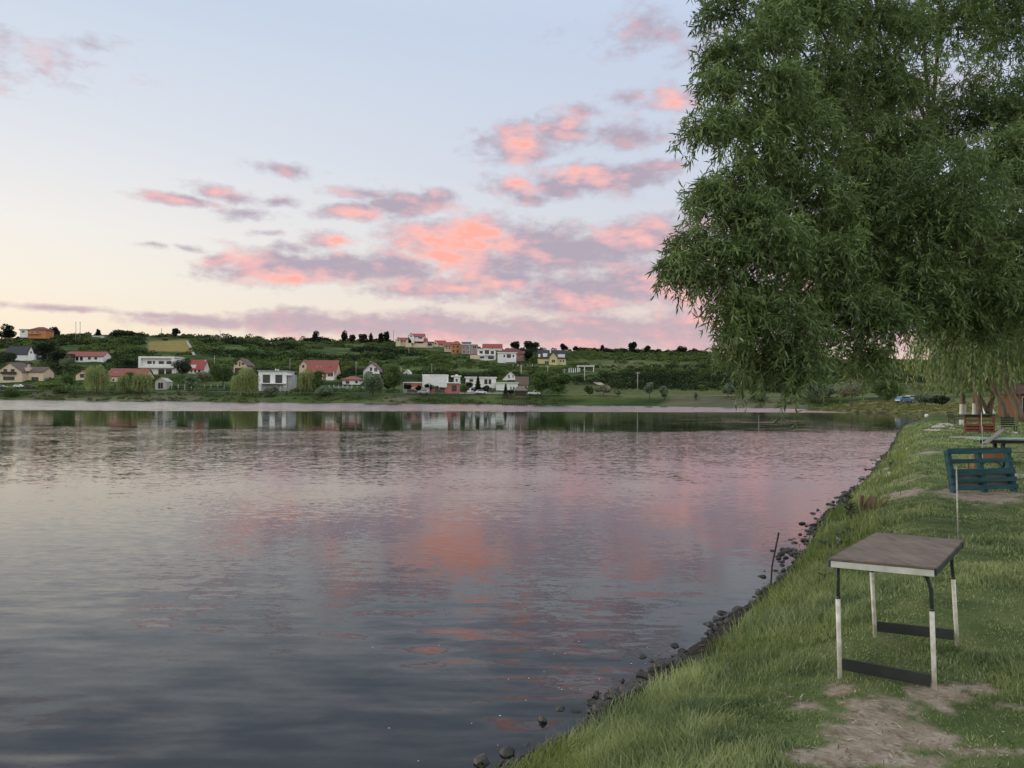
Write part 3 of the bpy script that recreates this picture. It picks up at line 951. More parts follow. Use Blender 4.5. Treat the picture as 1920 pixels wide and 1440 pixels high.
# sawn tree stump on the bank edge
STUMP = surf('weathered_stump', (.26, .19, .12), (.10, .07, .045), scale=10, rough=.9, bump=.6, stretch=(1, 1, .2))
d = 15.0; p = Vector((edge_x(d, 1.0), d, 0)); s = d / F0
root = thing('tree_stump', 'weathered brown tree stump with two broken prongs on the bank edge', 'stump', (p.x, p.y, hgt(p.x, p.y)))
m = MB(); m.tube([(0, 0, -.1), (.02, 0, .12), (.07, 0, .30)], [.13, .11, .075], 9); m.build('trunk', STUMP, root)
m = MB(); m.tube([(-.10, 0, -.05), (-.16, .02, .12), (-.15, 0, .31)], [.07, .05, .04], 7); m.build('prong', STUMP, root)
m = MB(); m.tube([(.1, 0, 0), (.25, .02, .1), (.34, .0, .22)], [.06, .045, .03], 7); m.build('prong', STUMP, root)

# floating seed fluff
rng = np.random.default_rng(8)
m = MB()
for k in range(34):
    px = rng.normal(1080, 170); py = rng.uniform(1180, 1430)
    v = RM @ Vector(((px - 960) / F0, -(py - 720) / F0, -1)); t = (0.004 - CAM_Z) / v.z
    x, y = v.x * t, v.y * t
    if sdist(np.array([x]), np.array([y]))[0] > -.2: continue
    r = rng.uniform(.002, .006)
    m.prism([(x + r * 1.6 * math.cos(q), y + r * math.sin(q)) for q in np.linspace(0, 5.2, 6)], 'z', .001, .005)
tag(m.build('floating_fluff', surf('white_fluff', (.75, .74, .7), (.6, .6, .55))), 'white specks of seed fluff drifting on the near water', kind='stuff')


# ------------------------------------------------------------------ folding table
def worn_top():
    """Weathered brown board: broad stains, fine grain, pale scratches."""
    m, nt, out = newmat('worn_brown_plywood'); L = nt.links.new
    b = N(nt, 'ShaderNodeBsdfPrincipled'); L(b.outputs[0], out.inputs[0])
    tc = N(nt, 'ShaderNodeTexCoord')
    def noise(sc, det, st=(1, 1, 1), rz=.95):
        mp = N(nt, 'ShaderNodeMapping'); mp.inputs['Scale'].default_value = st; mp.inputs['Rotation'].default_value = (0, 0, rz); L(tc.outputs['Object'], mp.inputs[0])
        n = N(nt, 'ShaderNodeTexNoise'); n.inputs['Scale'].default_value = sc; n.inputs['Detail'].default_value = det; n.inputs['Roughness'].default_value = .65; L(mp.outputs[0], n.inputs['Vector']); return n.outputs['Fac']
    def ramp(f, stops):
        r = N(nt, 'ShaderNodeValToRGB'); e = r.color_ramp.elements
        for k, (p, c) in enumerate(stops): e[k].position = p; e[k].color = rgba(c)
        L(f, r.inputs[0]); return r.outputs[0]
    def mix(f, a, c):
        n = N(nt, 'ShaderNodeMix', data_type='RGBA'); L(f, n.inputs[0]); L(a, n.inputs[6]); L(c, n.inputs[7]); return n.outputs[2]
    base = ramp(noise(4, 8), [(.32, (.10, .075, .062)), (.68, (.235, .185, .15))])
    grain = ramp(noise(22, 6, (1, .12, 1)), [(.35, (.085, .06, .05)), (.65, (.25, .19, .165))])
    c = mix(ramp(noise(9, 6), [(.3, (.15, .15, .15)), (.7, (.6, .6, .6))]), base, grain)
    c = mix(ramp(noise(70, 3, (1, .05, 1), .4), [(.66, (0, 0, 0)), (.74, (.45, .45, .45))]), c, ramp(noise(3, 2), [(0, (.36, .31, .28)), (1, (.36, .31, .28))]))
    c = mix(ramp(noise(13, 5), [(.64, (0, 0, 0)), (.70, (.8, .8, .8))]), c, ramp(noise(3, 2), [(0, (.05, .035, .03)), (1, (.05, .035, .03))]))
    L(c, b.inputs['Base Color']); b.inputs['Roughness'].default_value = .7; b.inputs['Specular IOR Level'].default_value = .25
    bp = N(nt, 'ShaderNodeBump'); bp.inputs['Strength'].default_value = .4; bp.inputs['Distance'].default_value = .004
    L(noise(22, 6, (1, .12, 1)), bp.inputs['Height']); L(bp.outputs[0], b.inputs['Normal'])
    return m


def camp_table():
    TOP = worn_top()
    EDGE = surf('white_painted_edge', (.72, .70, .64), (.55, .53, .47), scale=9, rough=.5)
    DARKE = surf('dark_table_edge', (.05, .06, .055), (.03, .035, .03), scale=9, rough=.6)
    GREEN = surf('dark_green_tube', (.022, .04, .03), (.014, .024, .018), scale=20, rough=.45)
    WHITE = surf('white_metal_tube', (.78, .77, .72), (.54, .50, .42), scale=18, rough=.45)
    BOARD = surf('dark_stretcher_board', (.055, .058, .056), (.028, .03, .03), scale=5, rough=.7, stretch=(.3, 1, 1))
    zt = CAM_Z - 1.07
    nl = P(1555, 1046, 5.16); nr = P(1756, 1064, 4.90); fr = P(1806, 1012, 5.88); fl = P(1642, 998, 6.12)
    o = Vector((nl.x, nl.y, 0)); c = (nl + nr + fr + fl) / 4
    root = thing('folding_table', 'brown plywood folding table with white tube legs standing on the grass', 'table', (c.x, c.y, hgt(c.x, c.y)))
    gz = hgt(c.x, c.y)
    T = lambda v: Vector((v.x - c.x, v.y - c.y, v.z - gz))
    q = [T(v) for v in (nl, nr, fr, fl)]
    mb = MB(); th = .018
    n_ = [v + Vector((0, 0, 0)) for v in q]
    mb.add([v - Vector((0, 0, th)) for v in q] + q, [(3, 2, 1, 0), (4, 5, 6, 7), (0, 1, 5, 4), (1, 2, 6, 5), (2, 3, 7, 6), (3, 0, 4, 7)])
    mb.build('table_top', TOP, root, bevel=.003)
    dn = Vector((0, 0, -(th + .002)))
    def rail(a, b, name, mat, inset=.004, h=.042, w=.018):
        dv = (b - a).normalized(); nrm = Vector((-dv.y, dv.x, 0)).normalized()
        a2 = a + dn + nrm * (inset + w / 2) + Vector((0, 0, -h / 2)); b2 = b + dn + nrm * (inset + w / 2) + Vector((0, 0, -h / 2))
        m = MB(); m.bar(a2, b2, w, h); m.build(name, mat, root, bevel=.002)
    rail(q[0] + (q[1] - q[0]) * .01, q[1] - (q[1] - q[0]) * .02, 'edge_rail', EDGE)
    rail(q[1] + (q[2] - q[1]) * .03, q[2], 'edge_rail', DARKE)
    rail(q[2], q[3], 'edge_rail', DARKE)
    rail(q[3], q[0] - (q[0] - q[3]) * .03, 'edge_rail', DARKE)
    m = MB(); m.bar(q[0] + dn + Vector((-.002, .01, -.02)), q[0] + dn + Vector((.03, .01, -.02)), .02, .045); m.build('corner_bracket', DARKE, root)
    feet = {'nl': P(1575, 1264, 5.22), 'nr': P(1753, 1297, 4.96), 'fl': P(1641, 1187, 5.98), 'fr': P(1795, 1203, 5.78)}
    tops = {'nl': P(1571, 1058, 5.22), 'nr': P(1745, 1076, 4.96), 'fl': P(1634, 1060, 5.98), 'fr': P(1783, 1042, 5.78)}
    join = {'nl': P(1571, 1119, 5.22), 'nr': P(1747, 1142, 4.96), 'fl': P(1634.5, 1070, 5.98), 'fr': P(1787, 1083, 5.78)}
    curve = {'nl': Vector((.015, .05, .03)), 'nr': Vector((-.06, .05, .02)), 'fl': Vector((0, -.02, .01)), 'fr': Vector((-.02, -.04, .02))}
    for k in ('nl', 'nr', 'fl', 'fr'):
        f, t, j = T(feet[k]), T(tops[k]), T(join[k])
        leg = MB(); low = f.copy(); low.z -= .03
        leg.tube([j + (f - j) * 0, j.lerp(low, .5), low], [.0155, .015, .0145], 12)
        lo = leg.build('leg', WHITE, root, smooth=True)
        m = MB()
        tt = t + curve[k]
        tt.z = q[0].z - th - .005
        m.tube([j.lerp(f, .12), j, j.lerp(t, .55), j.lerp(t, .85) + curve[k] * .25, tt], [.0125, .0125, .0125, .0125, .012], 10)
        m.tube([j.lerp(f, .0), j.lerp(f, .02)], [.0175, .0175], 12)
        if k in ('nl', 'nr'):
            s_ = 1 if k in ('nl', 'nr') else -1
            e = t + Vector((.03, .17 * s_, 0)); e.z = q[0].z - th - .03
            m.tube([j.lerp(t, .35), j.lerp(t, .5) + Vector((.014, .03 * s_, .02)), e], [.006, .006, .006], 6)
        m.build('upper_tube', GREEN, lo, smooth=True)
    for a, b, za in (('nl', 'nr', .068), ('fl', 'fr', .05)):
        A, B = T(feet[a]), T(feet[b]); dv = (B - A).normalized()
        m = MB(); m.bar(A + dv * .018 + Vector((0, .012, za)), B - dv * .018 + Vector((0, .012, za - .005)), .016, .078)
        m.build('stretcher_board', BOARD, root, bevel=.003)


camp_table()

# thin pale rod standing in the grass behind the table
STEEL = surf('pale_steel_rod', (.46, .44, .41), (.30, .28, .26), scale=20, rough=.4, metal=.4)
def rod(px0, py0, px1, py1, d, lb, r=.011, name='metal_rod', group=None, cat='rod'):
    a = P(px0, py0, d); b = P(px1, py1, d); a.z = min(a.z, hgt(a.x, a.y)) - .1
    m = MB(); m.tube([a, a.lerp(b, .5), b], [r, r, r * .95], 8)
    m.tube([b, b + Vector((0, 0, r * .6))], [r * 1.3, r * 1.2], 8)
    tag(m.build(name, STEEL, smooth=True), lb, cat, group)
rod(1798, 1030, 1793, 874, 9.2, 'thin pale metal rod standing in the grass before the blue pallet', .0085)
rod(1843, 872, 1842, 800, 15.8, 'thin pale rod behind the blue pallet', .008)
rod(1840.5, 815, 1840, 773, 40, 'thin reddish rod in front of the red pallet counter', .02)


# ------------------------------------------------------------------ pallet furniture
def wood(name, c):
    return surf(name, c, tuple(x * .55 for x in c), scale=4, rough=.75, bump=.4, stretch=(.5, 3, 3), detail=8)


def pallet(lb, x0, x1, yb, yt, d, mat, back, tilt=.16, rz=0.0, rows=(.04, .27, .52, .71, .88), back_rows=(.62, .79), top_board=None, group=None):
    """A wooden pallet propped up on its long edge: slats, three uprights, boards on the far face, a prop."""
    s = d / F0; W = (x1 - x0) * s / math.cos(rz); H = (yb - yt) * s / math.cos(tilt)
    p = P((x0 + x1) / 2, yb, d)
    root = thing('pallet', lb, 'pallet', (p.x, p.y, hgt(p.x, p.y)), rz)
    M = Matrix.Rotation(-tilt, 4, 'X')
    for k, x in enumerate((-W / 2 + .055, 0.0, W / 2 - .055)):
        m = MB(); m.box(x - .05, x + .05, 0, .095, -.03, H - .004, M); m.build('upright', mat, root, bevel=.006)
    for k, z in enumerate(rows):
        hh = (.115, .085, .125, .085, .09)[k]
        zc = H * (1 - z)
        m = MB(); m.box(-W / 2, W / 2, -.024 - .002 * k, -.003, zc - hh / 2, zc + hh / 2, M); m.build('slat', mat, root, bevel=.004)
    for z in back_rows:
        zc = H * (1 - z)
        m = MB(); m.box(-W / 2, W / 2, .098, .12, zc - .05, zc + .05, M); m.build('rear_slat', back, root, bevel=.004)
    if tilt > .1:
        for x in (W * .12, W / 2 - .055):
            a = M @ Vector((x, .13, H * .75))
            m = MB(); m.bar(a, (x + .03, a.y + .25, -.05), .07, .05, (0, 1, 0)); m.build('prop', mat, root, bevel=.004)
    if top_board:
        m = MB(); m.box(-W / 2 - .12, W / 2 - .2, -.25, .45, H + .01, H + .07); m.build('counter_top', top_board, root, bevel=.008)
    return root


BLUE = wood('teal_blue_painted_wood', (.026, .098, .112))
RED = wood('red_brown_stained_wood', (.23, .085, .05))
BLACKW = wood('black_stained_wood', (.03, .028, .028))
GREYW = wood('weathered_grey_wood', (.24, .21, .18))
pallet('blue painted wooden pallet propped up on the grass behind the thin metal rod', 1774, 1926, 916, 836, 15.4, BLUE, GREYW, .19, .33)
pallet('red brown wooden pallet counter with a dark top between bank and tree trunks', 1808, 1867, 811, 778, 44, RED, RED, .02, .06, top_board=BLACKW)


def orange_chair():
    OR = wood('orange_varnished_wood', (.38, .17, .08))
    d = 17.9; s = d / F0; p = P(1860, 890, d)
    root = thing('wooden_chair', 'orange wooden chair standing behind the blue pallet', 'chair', (p.x, p.y, hgt(p.x, p.y)))
    W = 70 * s; H = 52 * s
    for x in (-W / 2, W / 2 - .05):
        m = MB(); m.box(x, x + .05, -.02, .03, -.03, H * 1.05); m.build('leg', OR, root, bevel=.004)
        m = MB(); m.box(x + .08, x + .12, .36, .41, -.03, .45); m.build('leg', OR, root, bevel=.004)
    m = MB(); m.box(-W / 2 + .052, W / 2 - .052, -.01, .02, H * .80, H * 1.03); m.build('backrest', OR, root, bevel=.004)
    m = MB(); m.box(-W / 2, W / 2, .04, .46, .452, .482); m.build('seat', OR, root, bevel=.004)


orange_chair()


def picnic_table():
    PG = wood('pale_green_painted_plank', (.30, .40, .34)); GR = GREYW; DK = BLACKW
    d = 22.0; s = d / F0; a = P(1838, 826, d); b = P(1996, 821, d)
    c = (a + b) / 2; gz = hgt(c.x, c.y)
    root = thing('picnic_table', 'long outdoor table with a pale green plank top beyond the blue pallet', 'table', (c.x, c.y, gz))
    L = (b - a).length; H = c.z - gz
    for k in range(4):
        m = MB(); m.box(-L / 2, L / 2, k * .19, k * .19 + .17, H - .035, H + .01); m.build('top_plank', PG, root, bevel=.004)
    m = MB(); m.box(-L / 2 + .02, L / 2 - .02, .03, .06, H - .13, H - .04); m.build('apron', DK, root)
    for x in (-L / 2 + .75, L / 2 - .5):
        m = MB(); m.bar((x - .12, .08, -.05), (x, .12, H - .04), .08, .08, (0, 1, 0)); m.bar((x + .12, .6, -.05), (x, .56, H - .04), .08, .08, (0, 1, 0)); m.build('leg', DK, root)
    m = MB(); m.box(-L / 2, L / 2 - .4, -.62, -.38, .42, .46); m.build('bench_plank', GR, root)
    for x in (-L / 2 + .3, L / 2 - .8):
        m = MB(); m.box(x - .05, x + .05, -.58, -.42, -.05, .418); m.build('bench_leg', DK, root)
    pl = MB(); A = P(1846, 832, 20.6); B = P(1880, 806, 23.4)
    pl.bar(A, B, .13, .035); pl.bar(B - Vector((.12, 0, .0)), B + Vector((.16, .0, .02)), .08, .05)
    tag(pl.build('leaning_plank', GR), 'weathered grey plank propped slantwise over the end of the green table', 'plank')


picnic_table()


def garden_chair(px, py, wpx, d, lb, mat, rz):
    s = d / F0; p = P(px, py, d)
    root = thing('garden_chair', lb, 'chair', (p.x, p.y, hgt(p.x, p.y)), rz, 'black chairs among the trees')
    w = wpx * s / 2
    m = MB(); m.box(-w, w, -w, w, .40, .44); m.build('seat', mat, root)
    m = MB()
    for k in range(4): m.box(-w, w, w * 1.0 + k * .05, w * 1.0 + k * .05 + .03, .5 + k * .12, .58 + k * .12)
    m.build('backrest', mat, root)
    for sx in (-1, 1):
        for sy in (-1, 1):
            m = MB(); m.tube([(sx * w * .9, sy * w * .9, .399), (sx * w * 1.05, sy * w * 1.1, -.05)], .025, 6); m.build('leg', mat, root)
        m = MB(); m.box(sx * w - .03, sx * w + .03, -w, w * 1.2, .62, .66); m.build('armrest', mat, root)


BLACKP = surf('black_plastic', (.02, .02, .022), (.012, .012, .014), rough=.4)
WHITEP = surf('white_plastic', (.75, .75, .72), (.62, .62, .6), rough=.45)
garden_chair(1794, 787, 20, 60, 'black low garden chair left of the red pallet counter', BLACKP, .5)
garden_chair(1892, 803, 22, 44, 'black garden chair right of the red pallet counter', BLACKP, -.4)
# white crate beside the left chair and a white bucket beside the right chair
def crate(px, py, w, h, d, lb, name='white_crate'):
    s = d / F0; p = P(px, py, d)
    root = thing(name, lb, 'crate', (p.x, p.y, hgt(p.x, p.y)))
    W = w * s / 2; H = h * s
    m = MB(); m.box(-W, W, -W, W, -.02, .03); m.build('base', WHITEP, root)
    m = MB()
    for z in np.linspace(.06, H - .06, 4):
        m.box(-W, W, -W - .02, -W, z, z + H * .14); m.box(-W, W, W, W + .02, z, z + H * .14); m.box(-W - .02, -W, -W, W, z, z + H * .14); m.box(W, W + .02, -W, W, z, z + H * .14)
    m.build('slatted_side', WHITEP, root)
crate(1804, 786, 7, 10, 58, 'small white crate between the black chair and the red pallet counter')
crate(1903, 802, 6, 6, 43, 'small white crate at the foot of the right black chair')
m = MB(); p = P(1910, 842, 18.5)
root = thing('white_bowl', 'white bowl lying in the grass right of the blue pallet', 'bowl', (p.x, p.y, hgt(p.x, p.y)))
m.tube([(0, 0, 0), (0, 0, .04), (0, 0, .12), (0, 0, .13)], [.05, .1, .14, .145], 14); m.build('bowl_shell', WHITEP, root, smooth=True)
m = MB(); m.tube([(0, 0, .128), (0, 0, .137)], [.125, .12], 14); m.build('bowl_shade', BLACKP, root)  # black disc stands in for the shade inside the bowl
# board lying on the grass
m = MB(); a = P(1783, 821.5, hit(1783, 821.5)); b = P(1838, 821, hit(1838, 821))
m.bar(a + Vector((0, 0, .04)), b + Vector((0, 0, .05)), .12, .05); tag(m.build('pale_board', surf('pale_board', (.6, .55, .45), (.4, .36, .3))), 'long pale board lying on the grass left of the green table', 'board')


# ------------------------------------------------------------------ the big willow over the bank
def big_willow():
    rng = np.random.default_rng(77)
    LEAF = leafmat('willow_leaves', (.024, .05, .018), (.255, .345, .115), .34, .03)
    lobes = [  # photo px centre, radius px, forward distance
        (1375, 30, 55, 9.4), (1445, 40, 62, 9.7), (1362, 95, 42, 9.2), (1278, 500, 24, 8.5), (1420, 110, 75, 9.2), (1365, 170, 45, 9.0), (1345, 235, 42, 8.9), (1400, 250, 75, 9.3), (1390, 330, 70, 9.2), (1340, 360, 36, 8.8), (1375, 420, 75, 8.9), (1325, 440, 42, 8.6),
        (1290, 490, 36, 8.5), (1360, 495, 62, 8.8), (1420, 480, 90, 8.9), (1392, 580, 50, 8.7), (1385, 628, 30, 8.6), (1440, 580, 90, 8.9), (1430, 640, 52, 8.8), (1483, 668, 44, 8.7), (1478, 640, 60, 9.0), (1493, 712, 22, 8.6),
        (1510, 30, 90, 10.2), (1520, 150, 95, 10.3), (1500, 260, 90, 9.9), (1520, 370, 100, 9.7), (1540, 470, 100, 9.5), (1525, 550, 80, 9.6), (1605, 545, 75, 9.4), (1615, 625, 45, 9.3), (1640, 592, 52, 9.4), (1622, 665, 24, 9.2),
        (1640, 30, 100, 11.2), (1650, 170, 100, 11.0), (1640, 290, 100, 10.6), (1660, 400, 105, 10.2), (1670, 510, 100, 9.9), (1760, 360, 110, 9.4), (1720, 570, 75, 10.3),
        (1770, 40, 110, 12.0), (1800, 180, 100, 12.4), (1790, 500, 115, 10.4), (1790, 590, 80, 10.6), (1850, 300, 90, 10.8), (1880, 420, 110, 10.2), (1890, 550, 90, 10.5),
        (1900, 60, 110, 12.6), (1930, 210, 90, 12.5), (1980, 330, 120, 11.5), (2010, 480, 130, 11.0), (2020, 580, 110, 11.0),
        (1450, -80, 100, 10.0), (1600, -100, 120, 11), (1780, -110, 130, 12), (1960, -90, 140, 12.5), (2120, 60, 180, 12.5), (2140, 260, 180, 12.5), (2160, 460, 180, 12.5), (1560, 200, 90, 12.8), (1700, 300, 110, 13.0), (1600, 430, 100, 12.2), (1720, 480, 120, 12.6),
        (1520, -230, 130, 11), (1700, -260, 160, 12), (1900, -260, 180, 12.5), (1850, 530, 110, 13.2)]
    tx, ty = 10.4, 12.6
    gz = hgt(tx, ty)
    root = thing('willow_tree', 'large willow with dense drooping foliage overhanging the bank at upper right', 'tree', (tx, ty, gz))
    off = np.array([tx, ty, gz])
    VS = []; TS = []; br = MB()
    fork = Vector((0, 0, 3.2))
    br.tube([(0.1, 0, -.4), (.05, 0, .4), (0, 0, 1.6), fork], [.55, .42, .36, .32], 12)
    limbs = []
    for a, l in ((2.6, 4.2), (3.3, 5.2), (3.9, 4.8), (4.6, 3.4), (1.6, 3.5), (.4, 3.5), (5.6, 3.2)):
        e = fork + Vector((math.cos(a) * l * .8, math.sin(a) * l * .55, 2.2 + 1.3 * math.sin(a * 3)))
        mid = fork.lerp(e, .5) + Vector((0, 0, .5))
        br.tube([fork, mid, e], [.2, .14, .07], 8); limbs += [fork.lerp(mid, .6), mid, mid.lerp(e, .5), e]
    up = fork + Vector((-.4, -.2, 5.0)); br.tube([fork, fork + Vector((0, 0, 2.6)), up], [.24, .17, .06], 8); limbs += [fork + Vector((0, 0, 2.6)), up, fork.lerp(up, .8)]
    for li, (px, py, rp, d) in enumerate(lobes):
        c = np.array(P(px, py, d)) - off; R = rp * d / F0
        inview = px < 1990 and py > -60
        nt = int((36 + 310 * (R / .6) ** 2 * (1 if inview else .32)) * (.8 if d < 11.9 else .55))
        # a bough towards the lobe
        near = min(limbs, key=lambda q: (q - Vector(c)).length)
        midp = near.lerp(Vector(c), .55) + Vector((0, 0, .25))
        br.tube([near, midp, Vector(c) + Vector((0, 0, R * .3))], [.04, .022, .008], 6)
        nsub = max(4, int(9 * (R / .6) ** 1.5))
        sd_d = rand_dirs(nsub, rng); subc = sd_d * (rng.random((nsub, 1)) ** .5) * R * .78
        subt = rng.random(nsub); si = rng.integers(0, nsub, nt)
        dirs = rand_dirs(nt, rng); rr = rng.random((nt, 1)) ** .5
        p0 = c + subc[si] + dirs * rr * R * np.array([.36, .36, .26])
        outd = dirs * np.array([.8, .8, .3]) + sd_d[si] * np.array([.5, .5, .1]) + rng.normal(size=(nt, 3)) * .5 + np.array([-.15, -.1, .1])
        outd = unit(outd)
        L = (.28 + .34 * rng.random(nt)) * (1.0 if rp > 36 else .8)
        hang = .12 + .55 * rng.random(nt)
        m = 20
        t = (np.arange(m)[None, :] + rng.random((nt, m))) / m
        path = p0[:, None, :] + outd[:, None, :] * (L[:, None] * (t - .35 * t * t))[:, :, None]
        path[:, :, 2] -= (hang * L)[:, None] * t ** 1.8
        tang = outd[:, None, :] * (1 - .7 * t)[:, :, None]; tang[:, :, 2] -= (hang[:, None] * 1.8 * t ** .8)
        sidev = rng.normal(size=(nt, m, 3))
        ax = unit((unit(tang.reshape(-1, 3)) * .6 + sidev.reshape(-1, 3) * .62 + np.array([0, 0, -.30])))
        leafL = .060 + .075 * rng.random(nt * m)
        C = path.reshape(-1, 3) + ax * (leafL / 2)[:, None]
        V, F = leaf_quads(C, ax, leafL, .0165 + .006 * rng.random(nt * m), rng)
        VS.append(V)
        tw = rng.random(nt); lt = rng.random()
        top_light = np.clip(dirs[:, 2], -1, 1) * .12  # lighter tint on upper sides of clumps, top light painted into leaves
        TS.append(np.clip((.16 * lt + .34 * subt[si] + .22 * tw + .04 + top_light)[:, None] + .36 * rng.random((nt, m)) ** 1.5, 0, 1).reshape(-1))
        for k in range(0, nt, 9):
            q = path[k]; br.tube([p0[k], q[m // 2], q[-1]], [.004, .003, .0012], 3, cap=False)
    V = np.concatenate(VS); t = np.concatenate(TS)
    F = np.arange(len(V), dtype=np.int32).reshape(-1, 4)
    print('willow leaves', len(F))
    link('crown', mesh_np('crown', V, F, LEAF, {'tint': ('FACE', t)}), root)
    br.build('trunk', BARK, root, smooth=True)


big_willow()
# ------------------------------------------------------------------ far bank: road, houses, trees, poles, cars
M_WHITE = surf('white_render', (.82, .81, .80), (.74, .73, .72), scale=1.2, rough=.85)
M_CREAM = surf('cream_render', (.70, .58, .43), (.60, .49, .36), scale=1.2, rough=.85)
M_GREY = surf('grey_render', (.40, .40, .41), (.32, .32, .33), scale=1.2, rough=.85)
M_PINK = surf('salmon_render', (.52, .20, .17), (.44, .16, .14), scale=1.2, rough=.85)
M_ORANGE = surf('orange_render', (.56, .25, .11), (.47, .20, .09), scale=1.2, rough=.85)
M_YELLOW = surf('yellow_render', (.66, .58, .30), (.56, .48, .25), scale=1.2, rough=.85)
M_MAUVE = surf('mauve_render', (.42, .28, .30), (.34, .22, .24), scale=1.2, rough=.85)
M_BROWN = surf('pink_brown_render', (.44, .22, .18), (.36, .18, .15), scale=1.2, rough=.85)
M_CONC = surf('pale_concrete', (.50, .47, .43), (.40, .37, .34), scale=2, rough=.9)
M_WOODD = surf('dark_timber', (.09, .06, .045), (.05, .035, .025), scale=3, rough=.8)
M_FRAME = surf('white_window_frame', (.7, .7, .68), rough=.5)
M_FDARK = surf('dark_window_frame', (.05, .045, .045), rough=.5)
M_SOLAR = surf('blue_solar_panel', (.03, .05, .16), (.02, .03, .10), scale=3, rough=.2)
M_METAL = surf('grey_metal', (.35, .35, .37), (.28, .28, .30), rough=.4, metal=.3)
M_POLEC = surf('concrete_pole', (.50, .48, .45), (.38, .36, .34), scale=3, rough=.85)
M_POLEW = surf('wooden_pole', (.12, .10, .08), (.07, .055, .045), scale=3, rough=.85)
R_RED = roofmat('red_roof_tiles', (.36, .055, .042), (.24, .036, .03))
R_BRICK = roofmat('brick_red_roof_tiles', (.30, .075, .055), (.20, .05, .038))
R_MAROON = roofmat('maroon_roof_tiles', (.16, .03, .03), (.10, .02, .022))
R_BROWN = roofmat('brown_roof_tiles', (.13, .075, .06), (.08, .048, .04))
R_DARK = roofmat('dark_grey_roof_tiles', (.03, .032, .042), (.018, .02, .026))
GLASS = glassmat()
FOOT = []           # photo-space rectangles kept clear of scattered shrubs


